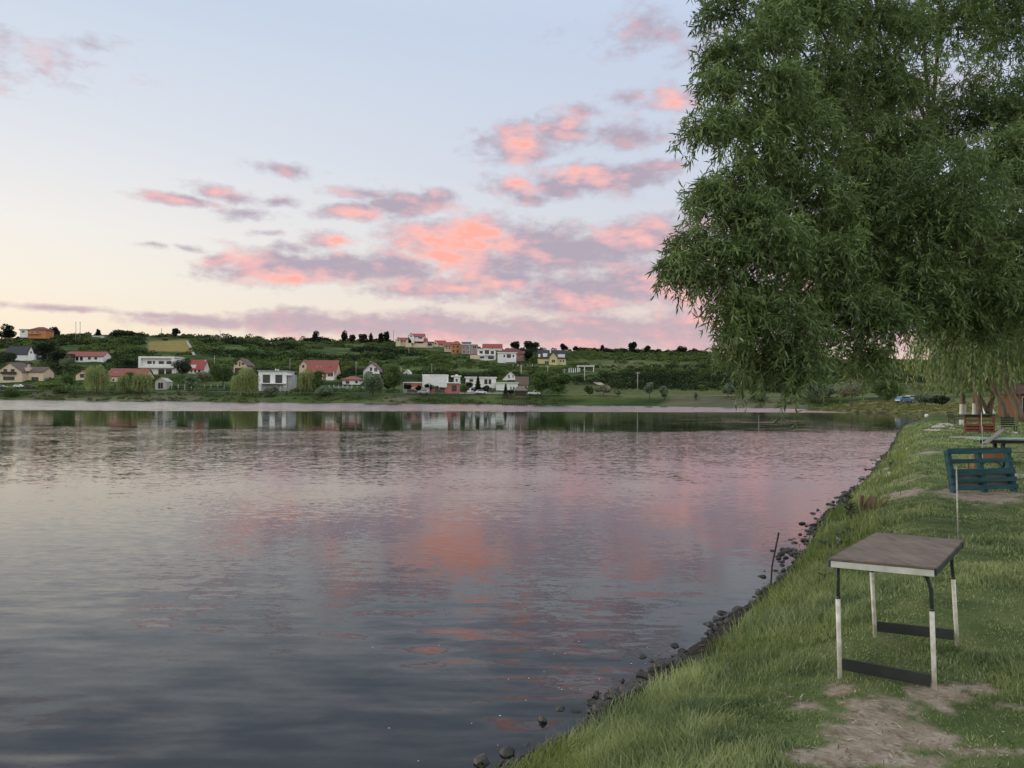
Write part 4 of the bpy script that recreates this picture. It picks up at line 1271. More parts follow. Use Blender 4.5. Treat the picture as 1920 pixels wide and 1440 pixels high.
def house(lb, x0, x1, yb, yw, yr, roof, wall, rmat, wins=(), depth=9.0, rz=0.0, d=None, over=.45, frame=None, boxes=(), name='house', cat='house', group=None,
          chim=None, doors=(), hipf=.3, keep=True, d_off=0.0, gables=()):
    """Walls between photo columns x0..x1, base row yb, wall top yw, roof top yr, at its real depth."""
    xc = (x0 + x1) / 2
    d = (d or hit(xc, yb)) + d_off
    s = d / F0; W = (x1 - x0) * s; H = (yb - yw) * s; R = (yw - yr) * s
    p = P(xc, yb, d)
    root = thing(name, lb, cat, p, rz, group)
    if keep: FOOT.append((x0 - 4, x1 + 4, yr, yb + 3, d))
    D = depth; h2 = W / 2
    fl = -2.2
    if not rz and roof in ('gx', 'gy', 'hip'): rz = (hash2(np.array([int(x0)]), np.array([int(yb)]), 2)[0] - .5) * .36
    mb = MB()
    if roof == 'gx':      # ridge runs across the view: the slope faces us
        mb.prism([(0, fl), (D, fl), (D, H), (D / 2, H + R - .1), (0, H)], 'x', -h2, h2)
    elif roof == 'gy':    # gable faces us
        mb.prism([(-h2, fl), (h2, fl), (h2, H), (0, H + R - .1), (-h2, H)], 'y', 0, D)
    else:
        mb.box(-h2, h2, 0, D, fl, H)
    mb.build('wall', wall, root)
    t = .22; r = MB()
    if roof == 'gx':
        k = R / (D / 2)
        for sgn in (-1, 1):
            a = (D / 2, H + R); e = (D / 2 + sgn * (D / 2 + over), H - over * k)
            r.prism([a, e, (e[0], e[1] + t), (a[0], a[1] + t)], 'x', -h2 - over, h2 + over)
    elif roof == 'gy':
        k = R / h2
        for sgn in (-1, 1):
            a = (0, H + R); e = (sgn * (h2 + over), H - over * k)
            r.prism([a, e, (e[0], e[1] + t), (a[0], a[1] + t)], 'y', -over, D + over)
    elif roof == 'hip':
        o = over; rx = max(.01, h2 * hipf)
        v = [(-h2 - o, -o, H), (h2 + o, -o, H), (h2 + o, D + o, H), (-h2 - o, D + o, H)]
        u = [(x, y, z + .2) for x, y, z in v]
        top = [(-rx, D / 2, H + R), (rx, D / 2, H + R)]
        r.add(v + u + top, [(3, 2, 1, 0), (0, 1, 5, 4), (1, 2, 6, 5), (2, 3, 7, 6), (3, 0, 4, 7), (4, 5, 9, 8), (5, 6, 9), (6, 7, 8, 9), (7, 4, 8)])
    elif roof == 'flat':
        r.box(-h2 - over, h2 + over, -over, D + over, H + .003, H + max(R, .25))
    elif roof == 'shed':
        r.prism([(-over, H + .003), (D + over, H + R), (D + over, H + R + t), (-over, H + .003 + t)], 'x', -h2 - over, h2 + over)
    if roof != 'none':
        ro = r.build('roof', rmat, root)
    LX = lambda px: (px - xc) * s
    LZ = lambda py: (yb - py) * s
    for (a, b, ya, yb2) in wins:
        xa, xb, za, zb = LX(a), LX(b), LZ(yb2), LZ(ya)
        m = MB(); f = .10
        m.box(xa, xb, -.08, .05, za, za + f); m.box(xa, xb, -.08, .05, zb - f, zb)
        m.box(xa, xa + f, -.08, .05, za + f, zb - f); m.box(xb - f, xb, -.08, .05, za + f, zb - f)
        if xb - xa > 1.3: m.box((xa + xb) / 2 - .04, (xa + xb) / 2 + .04, -.075, .045, za + f, zb - f)
        w = m.build('window', frame or M_FRAME, root)
        m = MB(); m.box(xa + f, xb - f, -.03, .02, za + f, zb - f); m.build('pane', GLASS, w)
    for (a, b, ya, yb2, mt) in doors:
        m = MB(); m.box(LX(a), LX(b), -.07, .05, LZ(yb2), LZ(ya)); m.build('door', mt, root)
    for (nm, a, b, ya, yb2, y0, y1, mt) in boxes:
        m = MB(); m.box(LX(a), LX(b), y0, y1, LZ(yb2), LZ(ya)); m.build(nm, mt, root)
    for (a, b, yw2, yp) in gables:
        xa, xb, za, zp = LX(a), LX(b), LZ(yw2), LZ(yp); xm = (xa + xb) / 2
        m = MB(); m.prism([(xa, fl), (xb, fl), (xb, za), (xm, zp - .1), (xa, za)], 'y', -2.2, D * .5); gw = m.build('gable_wing', wall, root)
        m = MB(); k = (zp - za) / (xb - xm)
        for sgn in (-1, 1):
            e = (xm + sgn * (xb - xm + .35), za - .35 * k); m.prism([(xm, zp), e, (e[0], e[1] + .2), (xm, zp + .2)], 'y', -2.5, D * .5)
        m.build('roof', rmat, gw)
        m = MB(); m.box(xm - .45, xm + .45, -2.24, -2.15, za - .6, za + .6); m.build('window', GLASS, gw)
    if chim:
        cx, ct, cw = chim
        m = MB(); m.box(LX(cx) - cw / 2, LX(cx) + cw / 2, D * .4, D * .4 + cw, H, LZ(ct)); m.box(LX(cx) - cw / 2 - .08, LX(cx) + cw / 2 + .08, D * .4 - .08, D * .4 + cw + .08, LZ(ct) - .002, LZ(ct) + .12)
        m.build('chimney', M_CONC, ro if roof != 'none' else root)
    return root


# --- road along the far bank and the hill paths (sheets a little above the ground)
def ribbon(name, pts, w, mat, lift):
    vs = []; fs = []
    for i, p in enumerate(pts):
        a = pts[max(0, i - 1)]; b = pts[min(len(pts) - 1, i + 1)]
        d = Vector((b[0] - a[0], b[1] - a[1])).normalized(); n = Vector((-d.y, d.x))
        for sgn in (-1, 1):
            x = p[0] + n.x * sgn * w / 2; y = p[1] + n.y * sgn * w / 2
            vs.append((x, y, hgt(x, y) + lift))
        if i: fs.append((2 * i - 2, 2 * i - 1, 2 * i + 1, 2 * i))
    mb = MB(); mb.add(vs, fs)
    return mb.build(name, mat)


ROADM = surf('pale_gravel_road', (.32, .29, .26), (.22, .20, .18), scale=2, rough=.95)
PATHM = surf('pale_dirt_path', (.42, .36, .29), (.30, .25, .2), scale=2, rough=.95)
pts = []
for px in range(-60, 1700, 12):
    yy = np.arange(205, 330, .5)
    xx = (px - 960) / F0 * yy
    s_ = sdist(xx, yy)
    j = np.nonzero((s_ > 19) & (yy > 215))[0]
    if len(j): pts.append((xx[j[0]], yy[j[0]]))
tag(ribbon('road', pts, 4.2, ROADM, .12), kind='structure')
def hillpath(pp, w, name='path'):
    q = []
    for a, b in zip(pp[:-1], pp[1:]):
        for t in np.linspace(0, 1, 10, endpoint=False):
            px = a[0] + (b[0] - a[0]) * t; py = a[1] + (b[1] - a[1]) * t
            d = hit(px, py); p = P(px, py, d); q.append((p.x, p.y))
    tag(ribbon(name, q, w, PATHM, .35), kind='structure')
hillpath([(494, 636), (508, 640), (518, 646), (532, 650), (546, 653)], 3.0)
hillpath([(1100, 712), (1110, 715), (1122, 720), (1128, 724)], 3.0)
hillpath([(350, 640), (357, 652), (361, 660), (364, 668)], 1.6)

# --- houses by the shore, left to right
house('cream two-storey gabled house at the left edge with a wooden balcony', -6, 41, 718, 697, 680, 'gy', M_CREAM, R_BROWN, [(6, 13, 692, 700), (20, 27, 692, 700), (6, 27, 706, 713)], frame=M_WOODD, chim=(42, 682, .8),
      boxes=[('balcony', 3, 31, 697, 701.5, -1.0, -.09, M_WOODD)], depth=10)
house('low cream wing with solar panels on its dark roof beside the cream gabled house', 42, 81, 717, 697, 688, 'gx', M_CREAM, R_BROWN, [(44, 50, 706, 714), (59, 72, 707, 714)], frame=M_WOODD, depth=8,
      boxes=[('dormer', 46, 54, 689, 696, -.1, 2.5, M_CREAM)], d_off=3)
house('long house with a dark slate-blue roof among black trees at far left', 8, 62, 676, 664, 649, 'gx', M_WHITE, R_DARK, [(14, 20, 667, 673), (25, 31, 667, 673)], depth=10, gables=[(57, 68, 661, 650)])
house('long white house with a brick red roof and skylight on the lower left slope', 122, 193, 679, 668, 659, 'gx', M_WHITE, R_BRICK, [(165, 170, 669, 674), (177, 182, 669, 674), (142, 147, 669, 676), (150, 155, 669, 676)], frame=M_FDARK, depth=9,
      boxes=[('annex', 126, 141, 664, 679, -2.5, -.05, M_WOODD)])
house('orange hilltop villa with a maroon hip roof on the skyline at far left', 53, 86, 629, 619, 612, 'hip', M_ORANGE, R_MAROON, [(58, 63, 621, 626), (68, 74, 621, 626)], depth=10, boxes=[('balcony', 54, 76, 624, 627, -1.2, -.09, M_ORANGE)])
house('white flat annex left of the orange hilltop villa', 37, 52, 627, 619, 617, 'flat', M_WHITE, M_GREY, [(41, 46, 620, 624)], depth=7)
house('small cream gabled house half hidden behind the pale willow', 142, 166, 713, 703, 695, 'gy', M_CREAM, R_BRICK, [(150, 158, 701, 708)], frame=M_WOODD, depth=7)
house('long low building with a dusty red roof left of the white modern house', 200, 271, 716, 705, 691, 'gx', M_CREAM, R_BRICK, [(211, 215, 710, 715), (230, 236, 709, 714), (250, 256, 709, 714)], depth=9,
      boxes=[('skylight', 211, 215, 696, 700, 1.8, 2.2, M_METAL)])
house('white flat-roofed modern house with framed upper storey and four dark windows', 263, 329, 702, 670.5, 668.5, 'flat', M_WHITE, M_WHITE, [(276, 284, 677, 682.5), (286.5, 290, 677, 682.5), (297.5, 307, 677, 682.5), (312, 322, 677, 682.5), (276, 281, 691, 698), (297, 308, 692, 702), (311, 322, 692, 702)],
      frame=M_FDARK, depth=10, boxes=[('upper_frame', 262, 266.5, 671, 690, -1.6, -.09, M_WHITE), ('upper_frame', 324, 329, 671, 690, -1.6, -.09, M_WHITE), ('upper_frame', 262, 329, 686.5, 690, -1.598, -.091, M_WHITE), ('upper_frame', 262, 329, 668.5, 672, -1.598, -.091, M_WHITE)])
house('small white house with a steep bright red roof right of the white modern house', 353, 381, 701, 692, 675, 'gx', M_WHITE, R_RED, [(357, 361, 693.5, 699), (364, 368, 693.5, 699), (371, 376, 693.5, 699)], depth=8, chim=(379.5, 674, .8),
      boxes=[('dormer', 357, 366, 684, 690, .2, 2.4, M_WHITE)])
house('cream chalet with a dark brown gable roof and shuttered attic windows', 438, 463, 699, 683, 672, 'gy', M_CREAM, R_BROWN, [(440.5, 445, 680, 684), (453, 457.5, 680, 684), (448, 450.5, 679.5, 687)], frame=M_WOODD, depth=9, boxes=[('porch', 442, 457, 690, 699, -1.2, -.09, M_WOODD)], over=.9)
house('white cube house with two tall dark windows and a thin grey flat roof', 484, 537, 733, 696.5, 694.5, 'flat', M_WHITE, M_GREY, [(492.5, 506, 702.5, 718), (516, 529, 702.5, 718)], frame=M_FDARK, depth=10,
      boxes=[('terrace_slab', 490, 537, 718.5, 720, -2.2, -.09, M_WHITE), ('lower_wall', 490, 530, 720.2, 733, -.12, -.001, M_GREY), ('garage', 538, 547, 702, 733, .5, 7, M_GREY), ('canopy', 536, 547, 701, 703.5, -.5, .498, M_WHITE), ('roof_vent', 511, 513, 691, 694, 3, 3.4, M_WHITE), ('roof_vent', 515.5, 517.5, 691.5, 694, 3, 3.4, M_WHITE)])
house('large house with a big brick red roof and skylights behind the willows', 574, 628, 716, 697.5, 675, 'gx', M_CREAM, R_BRICK, [(614, 626, 700, 706)], depth=12, over=.6, d_off=6,
      boxes=[('skylight', 591, 593.5, 687, 689.5, 2.4, 2.7, M_WHITE), ('skylight', 598, 600.5, 687, 689.5, 2.4, 2.7, M_WHITE), ('skylight', 613, 619, 687.5, 690.5, 2.2, 2.6, M_FDARK), ('post', 625.5, 627, 697, 716, -1.2, -.9, M_WHITE), ('balcony', 613, 627, 707, 714, -1.4, -.09, M_WHITE)])
house('brick red gabled wing at the left of the big red roof', 561, 577, 700, 686, 675, 'gy', M_CREAM, R_BRICK, [(566, 571, 684, 690)], depth=8)
house('small white bungalow with a low red hip roof', 642, 674, 721, 712.5, 705, 'hip', M_WHITE, R_BRICK, [(648, 655, 714, 720), (666, 671, 714, 719)], depth=8, over=.9, boxes=[('wall_panel', 656, 665, 714, 721, -.3, -.09, M_WHITE)])
house('half-timbered gabled house with a dark roof and an open loft', 681, 712, 711, 695, 679, 'gy', M_WHITE, R_BROWN, [(693, 698, 688.5, 696), (701, 707, 689.5, 697)], frame=M_FRAME, depth=9, over=1.0, chim=(692, 677, .8), boxes=[('balcony', 690, 712, 697, 701, -1.2, -.09, M_WHITE)])
house('small white gable peeking out between the trees above the pink house', 754, 772, 706, 703, 693.5, 'gy', M_WHITE, M_WHITE, [(760, 764, 699, 702)], depth=7, d_off=12)
house('long flat-roofed pink house with a tall white cube in its middle', 757, 859, 737, 718.5, 716.5, 'flat', M_PINK, M_WHITE, [(825, 834, 722, 732), (847, 856, 722, 733)], frame=M_FDARK, depth=9, over=.35,
      boxes=[('white_cube', 792, 838, 703, 726, -.6, 6, M_WHITE), ('white_cube', 794, 806, 704.5, 736, -.9, -.602, M_WHITE), ('cube_cap', 791.5, 838.5, 702, 704.4, -.7, 6.1, M_WHITE), ('garden_wall', 757, 793, 726, 737, -.4, -.1, M_CREAM), ('carport', 796, 807, 727, 737, -3.0, -2.8, M_METAL), ('cornice', 823, 859, 716.8, 718.4, -.65, -.37, M_WHITE)])
house('white chimney block with two stout stacks behind the pink house', 851, 862, 726, 706, 704, 'flat', M_WHITE, M_WHITE, [(854, 858, 710, 716)], depth=4, boxes=[('stack', 845, 851, 704, 707, 1, 2, M_WHITE), ('stack', 853, 858, 702, 704, 1, 2, M_WHITE)], d_off=8)
house('long low white house with a flat roof behind the clipped trees', 873, 929, 727, 708.5, 706.5, 'flat', M_WHITE, M_WHITE, [(880, 887, 711, 716), (908, 914, 711, 720), (916, 921, 711, 720)], frame=M_FDARK, depth=9)
house('white gabled house with a pink-red roof slope on its left side', 942, 972, 717, 711, 696, 'gy', M_WHITE, R_BRICK, [(953, 955.5, 703, 709), (961, 962.5, 703, 708)], frame=M_FDARK, depth=10, boxes=[('loggia', 951, 971, 712.5, 716.5, -.2, -.09, M_FDARK)], d_off=5)
house('white walled ground floor with a parapet below the red and white gabled house', 930, 971, 733, 718.5, 717, 'flat', M_WHITE, M_WHITE, [(957, 959, 725, 731), (962, 964.5, 725, 731)], frame=M_FDARK, depth=6)
house('house with a plain brown pitched roof left of the twin trees', 968, 990, 731, 721, 706.5, 'gx', M_CREAM, R_BROWN, [(984, 988, 724, 730)], depth=9, over=.5, d_off=3)
house('small pale greenhouse shed with an arched roof among the willows', 291, 312, 731, 716, 709, 'gy', M_CONC, M_CONC, [(296, 306, 717, 729)], frame=M_CONC, depth=6, name='shed', cat='shed', over=.15)

# --- hilltop row
house('white hilltop house with a bright red roof, the highest of the hilltop row', 771, 794, 638, 631, 625, 'gx', M_WHITE, R_RED, [(784, 792, 632, 635)], depth=10, gables=[(766, 777, 630.5, 625.2)])
house('cream hilltop house with a red roof at the left end of the row', 744, 763, 644, 638, 632.5, 'gx', M_CREAM, R_RED, [(752, 755, 639, 642), (757, 760, 639, 642)], depth=9, gables=[(743, 752, 638.5, 632.5)])
house('cream hilltop house with a long red roof below the highest house', 762, 799, 646, 640.5, 633.5, 'gx', M_CREAM, R_RED, [(766, 769, 641, 644), (773, 776, 641, 644), (779, 782, 641, 644)], depth=9, gables=[(761, 772, 640, 633)])
house('low pale open pavilion with flat red roof in the hilltop row', 783, 811, 651, 642.5, 640.5, 'flat', M_CONC, R_RED, [(793, 800, 643.5, 648.5), (802, 810, 643.5, 648.5)], frame=M_CONC, depth=8)
house('cream hilltop house with a steep red roof in the middle of the row', 816, 834, 650, 645, 638, 'gx', M_CREAM, R_RED, [(827, 830, 645.5, 648.5)], depth=9, gables=[(812, 822, 644.5, 638.2)])
house('cream hilltop house with a brick roof left of the orange house', 833, 848, 660, 649, 641, 'gx', M_CREAM, R_BRICK, [(836, 839, 651, 655), (841, 844, 651, 655)], depth=9)
house('tall orange hilltop house with a hipped brick roof', 846, 864, 663, 646, 638.5, 'hip', M_ORANGE, R_BRICK, [(849, 852, 648, 652), (856, 860, 648, 652), (849, 852, 656, 661), (856, 860, 656, 661)], frame=M_WOODD, depth=10, d_off=-6)
house('mauve flat-roofed modern hilltop house with a glazed penthouse', 865, 894, 664, 647.5, 645.5, 'flat', M_MAUVE, M_GREY, [(867, 871, 650, 654), (876, 880, 650, 655), (885, 893, 648.5, 653), (868, 872, 657, 662), (877, 881, 657, 662)], depth=10,
      boxes=[('penthouse', 865, 884, 640.5, 645.4, .5, 6, M_WHITE), ('penthouse_window', 866, 883, 641.5, 644.5, .44, .498, GLASS), ('column', 879, 882, 648, 664, -.8, -.1, M_CONC), ('column', 884, 886, 648, 664, -.8, -.1, M_CONC)])
house('white terraced modern house below the mauve one', 895, 929, 674, 655.5, 654, 'flat', M_WHITE, M_WHITE, [(899, 905, 658, 663), (909, 917, 656.5, 664), (920, 926, 658, 664), (915, 926, 668, 673), (900, 908, 668, 672)], frame=M_FDARK, depth=9, d_off=-4,
      boxes=[('terrace_wall', 882, 900, 666, 674, -2, -.1, M_CREAM), ('balcony', 908, 927, 664.5, 666.5, -1.4, -.09, M_WHITE)])
house('house with a bright red roof and white gables behind the terraced modern house', 905, 941, 657, 652, 644.5, 'gx', M_WHITE, R_RED, [(922, 925, 652.5, 655)], depth=9)
house('white villa with a rounded bay under a maroon roof at the right of the row', 933, 968, 679, 662, 660.5, 'flat', M_WHITE, M_WHITE, [(944, 947, 665, 670), (950, 958, 664, 671), (961, 964, 665, 670), (957, 963, 673.5, 678)], frame=M_FDARK, depth=9, d_off=-5,
      boxes=[('bay', 948, 967, 671.5, 679, -1.6, -.1, M_WHITE)])
house('wide house with a maroon hip roof above the white villa', 934, 982, 668, 661, 652, 'hip', M_BROWN, R_MAROON, [(970, 974, 662, 666)], depth=11, d_off=4)
house('salmon house end with a maroon roof right of the white villa', 968, 984, 676, 664, 658, 'gx', M_BROWN, R_MAROON, [(973, 976, 667, 671), (979, 982, 667, 671)], depth=8, d_off=-4)
house('yellow hillside house with a black mansard roof and a yellow gable', 1009, 1061, 684, 671, 656, 'gx', M_YELLOW, R_DARK, [(1050, 1053, 674, 679), (1055, 1058, 674, 679), (1021, 1029, 677, 684)], depth=10, over=.5,
      boxes=[('dormer', 1009, 1013, 664, 670, .2, 3, M_WHITE), ('dormer', 1018, 1026, 662.5, 669, .2, 3, M_WHITE), ('dormer', 1046, 1059, 664, 670, .2, 3, M_WHITE), ('chimney', 1031, 1033.5, 655, 662, 3, 3.6, M_WHITE), ('terrace', 1004, 1027, 683.5, 686, -2.5, -.1, M_CONC)])
house('yellow gabled bay in front of the black mansard roof', 1030, 1045, 684, 670, 660.5, 'gy', M_YELLOW, R_DARK, [(1034, 1041, 674, 680)], depth=4, d_off=-3)
house('white two-storey hut high on the slope at the left of the golden field', 173, 194, 632, 630, 629, 'flat', M_WHITE, M_GREY, [], depth=5, name='shelter', cat='shelter')
house('tiny dark hut standing at the top of the golden field', 305, 311, 639, 635.5, 634, 'flat', M_WOODD, M_WOODD, [], depth=3, name='hut', cat='hut')


# --- unfinished colonnade on the slope
def colonnade():
    d = hit(1075, 699); s = d / F0; p = P(1075, 699, d)
    root = thing('building_shell', 'unfinished white building shell with a row of bare columns on the slope', 'building', p)
    for k, px in enumerate((1067, 1071, 1075, 1079, 1083, 1087)):
        m = MB(); x = (px - 1075) * s; m.box(x - .2, x + .2, -.2, .2, -3, (699 - 690) * s); m.build('column', M_WHITE, root)
    m = MB(); m.box(8 * s, 40 * s, 0, 5, (699 - 687) * s, (699 - 685) * s); m.build('slab', M_WHITE, root)
    m = MB(); m.box(22 * s, 36 * s, .3, 4, -3, (699 - 696) * s); m.build('wall', M_GREY, root)
    for px in (1084, 1096, 1113):
        m = MB(); x = (px - 1075) * s; m.box(x - .2, x + .2, .2, .6, -3, (699 - 687) * s - .003); m.build('post', M_WHITE, root)
    FOOT.append((1062, 1118, 684, 701, d))
colonnade()


# --- poles
def pole(lb, px, yb, yt, mat=M_POLEC, r=.14, arm=0.0, lamp=False, name='utility_pole', d=None, cat='pole', group=None):
    d = d or hit(px, yb); p = P(px, yb, d); t = P(px, yt, d); gz = hgt(p.x, p.y)
    root = thing(name, lb, cat, (p.x, p.y, gz), 0, group)
    H = t.z - gz
    m = MB(); m.tube([(0, 0, -.5), (0, 0, H * .5), (0, 0, H)], [r, r * .85, r * .65], 8); m.build('pole', mat, root, smooth=True)
    if arm:
        m = MB(); m.box(-arm, arm, -.06 - r, -r - .002, H - .7, H - .52); m.build('crossarm', mat, root)
        for q in (-.85, 0, .85):
            m = MB(); m.tube([(q * arm, -.1, H - .519), (q * arm, -.1, H - .32)], .06, 6); m.build('insulator', M_FRAME, root)
    if lamp:
        m = MB(); m.tube([(0, 0, H - .05), (.4, -.1, H + .12), (1.0, -.3, H + .15)], .04, 5); m.build('lamp_arm', M_METAL, root)
        m = MB(); m.box(.9, 1.6, -.42, -.2, H + .08, H + .2); m.build('lamp_head', M_METAL, root)
    return root


pole('thin left mast of the pair on the skyline above the black trees', 142, 625, 603.5, M_METAL, .25, .5, name='mast', cat='mast')
pole('thin right mast of the pair on the skyline above the black trees', 150, 624, 603, M_METAL, .25, .5, name='mast', cat='mast')
pole('lone wooden pole on the skyline at the top of the golden field', 302.5, 634, 615, M_POLEW, .2)
pole('grey pole rising from the green slope right of the golden field', 412.5, 642, 620, M_POLEC, .18, .8)
pole('concrete pole standing above the round green tree near the chalet', 402, 690, 667, M_POLEC, .14)
pole('pale street lamp behind the white cube house', 543.5, 700, 672, M_POLEC, .13, lamp=True, name='street_lamp', cat='lamp')
pole('concrete street lamp on the road right of the white cube house', 551, 735, 698, M_POLEC, .16, lamp=True, name='street_lamp', cat='lamp')
pole('concrete pole above the low red hip roof', 667.5, 705, 678, M_POLEC, .13, .7)
pole('white lamp post on the road left of the pink house', 751.5, 737, 688, M_POLEC, .15, lamp=True, name='street_lamp', cat='lamp')
pole('white gate post pair standing beside the road at the pink house', 756, 737, 718, M_CONC, .2, name='gate_post', cat='post')
pole('thin pole rising behind the tall white cube of the pink house', 809.5, 705, 682, M_POLEC, .12)
pole('dark pole on the skyline left of the hilltop row', 738, 632, 619, M_POLEW, .18)
pole('pale pole on the green slope below the hilltop row', 766.5, 667, 650, M_POLEC, .15)
pole('thick white pole on the slope right of the white gabled house', 977, 706, 684, M_POLEC, .3)
pole('pale pole with crossarm behind the left twin tree', 1027, 702, 685, M_POLEC, .2, 1.0)
pole('pale pole with crossarm behind the right twin tree', 1058, 709, 691, M_POLEC, .2, 1.0)
pole('tall white pole with a bend of dirt path beside it', 1096, 717, 692, M_POLEC, .24, .5)
pole('tall grey pole on the green meadow by the small birches', 1195.5, 733, 697, M_POLEC, .16, .9)
pole('white pole half hidden by the hanging willow tip', 1423, 737, 709, M_POLEC, .2, .8)
pole('brown pole left of the brown roofed house by the twin trees', 990.5, 736, 708, M_POLEW, .13)


# --- fences along the road
def fence(lb, x0, x1, yb, yt, n, mat, pmat, posth=1.15, name='fence', slats=2):
    d0 = hit(x0, yb); d1 = hit(x1, yb); a = P(x0, yb, d0); b = P(x1, yb, d1)
    a.z = hgt(a.x, a.y); b.z = hgt(b.x, b.y)
    H = (yb - yt) * (d0 + d1) / 2 / F0
    root = thing(name, lb, 'fence', a)
    dv = b - a
    for k in range(n):
        q = dv * (k / (n - 1)); m = MB(); m.box(q.x - .16, q.x + .16, q.y - .16, q.y + .16, q.z - .5, q.z + H * posth); m.box(q.x - .2, q.x + .2, q.y - .2, q.y + .2, q.z + H * posth + .002, q.z + H * posth + .12); m.build('post', pmat, root)
    for k in range(slats):
        m = MB(); z = H * (.1 + .8 * (k + .5) / slats); m.bar(Vector((0, .02, z)), dv + Vector((0, .02, z)), .06, H * .8 / slats * .72); m.build('panel', mat, root)
    return root


fence('concrete fence with dark panels and pale posts along the road below the brownish shrub', 322, 420, 731, 723, 9, M_FDARK, M_CONC)
fence('grey fence of posts and rails in front of the white cube house', 518, 550, 734, 725, 5, M_METAL, M_CONC)
fence('pale wall-like fence in front of the red hip roof', 617, 660, 733, 724, 6, M_GREY, M_CONC, slats=3)
fence('dark gate fence with pale base right of the pale wall', 659, 680, 734, 726, 3, M_WOODD, M_CONC, slats=1)
fence('row of white posts in front of the pink house', 827, 861, 735, 729, 5, M_PINK, M_WHITE, 1.3)
fence('low white garden wall along the road below the long white house', 862, 960, 739, 735, 8, M_CONC, M_CONC, 1.0, name='garden_wall', slats=1)
fence('blue-grey panel fence on the slope below the yellow house', 962, 998, 689, 684.5, 5, M_METAL, M_WHITE, 1.2, slats=1)


# --- cars
def car(lb, px, yb, length, col, rz, name='parked_car', d=None, cat='car', van=False, pick=False):
    d = d or hit(px, yb); p = P(px, yb, d); gz = hgt(p.x, p.y) + .12
    root = thing(name, lb, cat, (p.x, p.y, gz), rz)
    L = length / 2; w = .88
    body = [(-L, .35), (L, .35), (L, .8), (L - .15, .92), (L * .42, 1.0), (-L * .92, 1.02), (-L, .8)]
    m = MB(); m.prism(body, 'y', -w, w); m.build('body', col, root, bevel=.06)
    if van: cab = [(-L * .95, 1.02), (L * .55, 1.02), (L * .35, 1.95), (-L * .93, 1.95)]
    elif pick: cab = [(-L * .1, 1.02), (L * .5, 1.02), (L * .25, 1.6), (-L * .02, 1.6)]
    else: cab = [(-L * .88, 1.02), (L * .5, 1.02), (L * .18, 1.48), (-L * .62, 1.48)]
    m = MB(); m.prism([(x, z) for x, z in cab], 'y', -w * .86, w * .86); cb = m.build('cabin', col, root, bevel=.05)
    cx = sum(x for x, z in cab) / 4; 
    gl = [(cx + (x - cx) * .86, 1.06 if z < 1.1 else z - .1) for x, z in cab]
    m = MB(); m.prism(gl, 'y', -w * .86 - .012, w * .86 + .012); m.build('window', GLASS, cb)
    for sx in (-L * .62, L * .62):
        for sy in (-1, 1):
            m = MB(); m.tube([(sx, sy * (w - .12), .33), (sx, sy * (w + .02), .33)], .33, 12); wh = m.build('wheel', BLACKP, root)
            m = MB(); m.tube([(sx, sy * (w + .021), .33), (sx, sy * (w + .03), .33)], .19, 10); m.build('rim', M_METAL, wh)
    for sy in (-.6, .6):
        m = MB(); m.box(L + .001, L + .02, sy - .16, sy + .16, .66, .8); m.build('headlight', M_FRAME, root)


PAINT = lambda n, c: surf(n, c, tuple(x * .9 for x in c), scale=1, rough=.25, spec=.6)
C_WHITE, C_DARK, C_BLUE, C_SILVER = PAINT('white_car_paint', (.75, .75, .75)), PAINT('black_car_paint', (.02, .022, .026)), PAINT('blue_car_paint', (.06, .14, .27)), PAINT('silver_car_paint', (.42, .43, .45))
car('silver parked car cut by the left edge of the picture', 3, 729, 4.2, C_SILVER, .1)
car('white parked car in front of the cream gabled house', 36, 728, 4.2, C_WHITE, .0)
car('dark blue parked car right of the white one at far left', 55, 729, 4.0, C_DARK, .2)
car('dark parked car under the round clipped tree left of the pink house', 774, 738.5, 4.3, C_DARK, .1)
car('silver parked car in front of the tall white cube', 794, 739, 4.0, C_SILVER, 3.0)
car('black parked car before the pink wall', 824, 738.5, 4.2, C_DARK, .0)
car('white van parked by the conifer', 884, 738, 4.6, C_WHITE, 1.2, name='parked_van', cat='van', van=True)
car('white car half hidden by bushes right of the conifer', 902, 739.5, 4.2, C_WHITE, .15)
car('white pickup truck on the road right of the stilt hut', 1001, 741.5, 4.6, C_WHITE, .1, name='pickup_truck', cat='pickup truck', pick=True)
car('black car parked close behind the white pickup truck', 988, 740.5, 4.0, C_DARK, .05)
car('light blue hatchback parked beyond the peninsula on the right', 1697, 753, 4.2, C_BLUE, .25, d=178)
car('silver car beside the light blue hatchback', 1710, 753, 4.0, C_SILVER, .3, d=184)


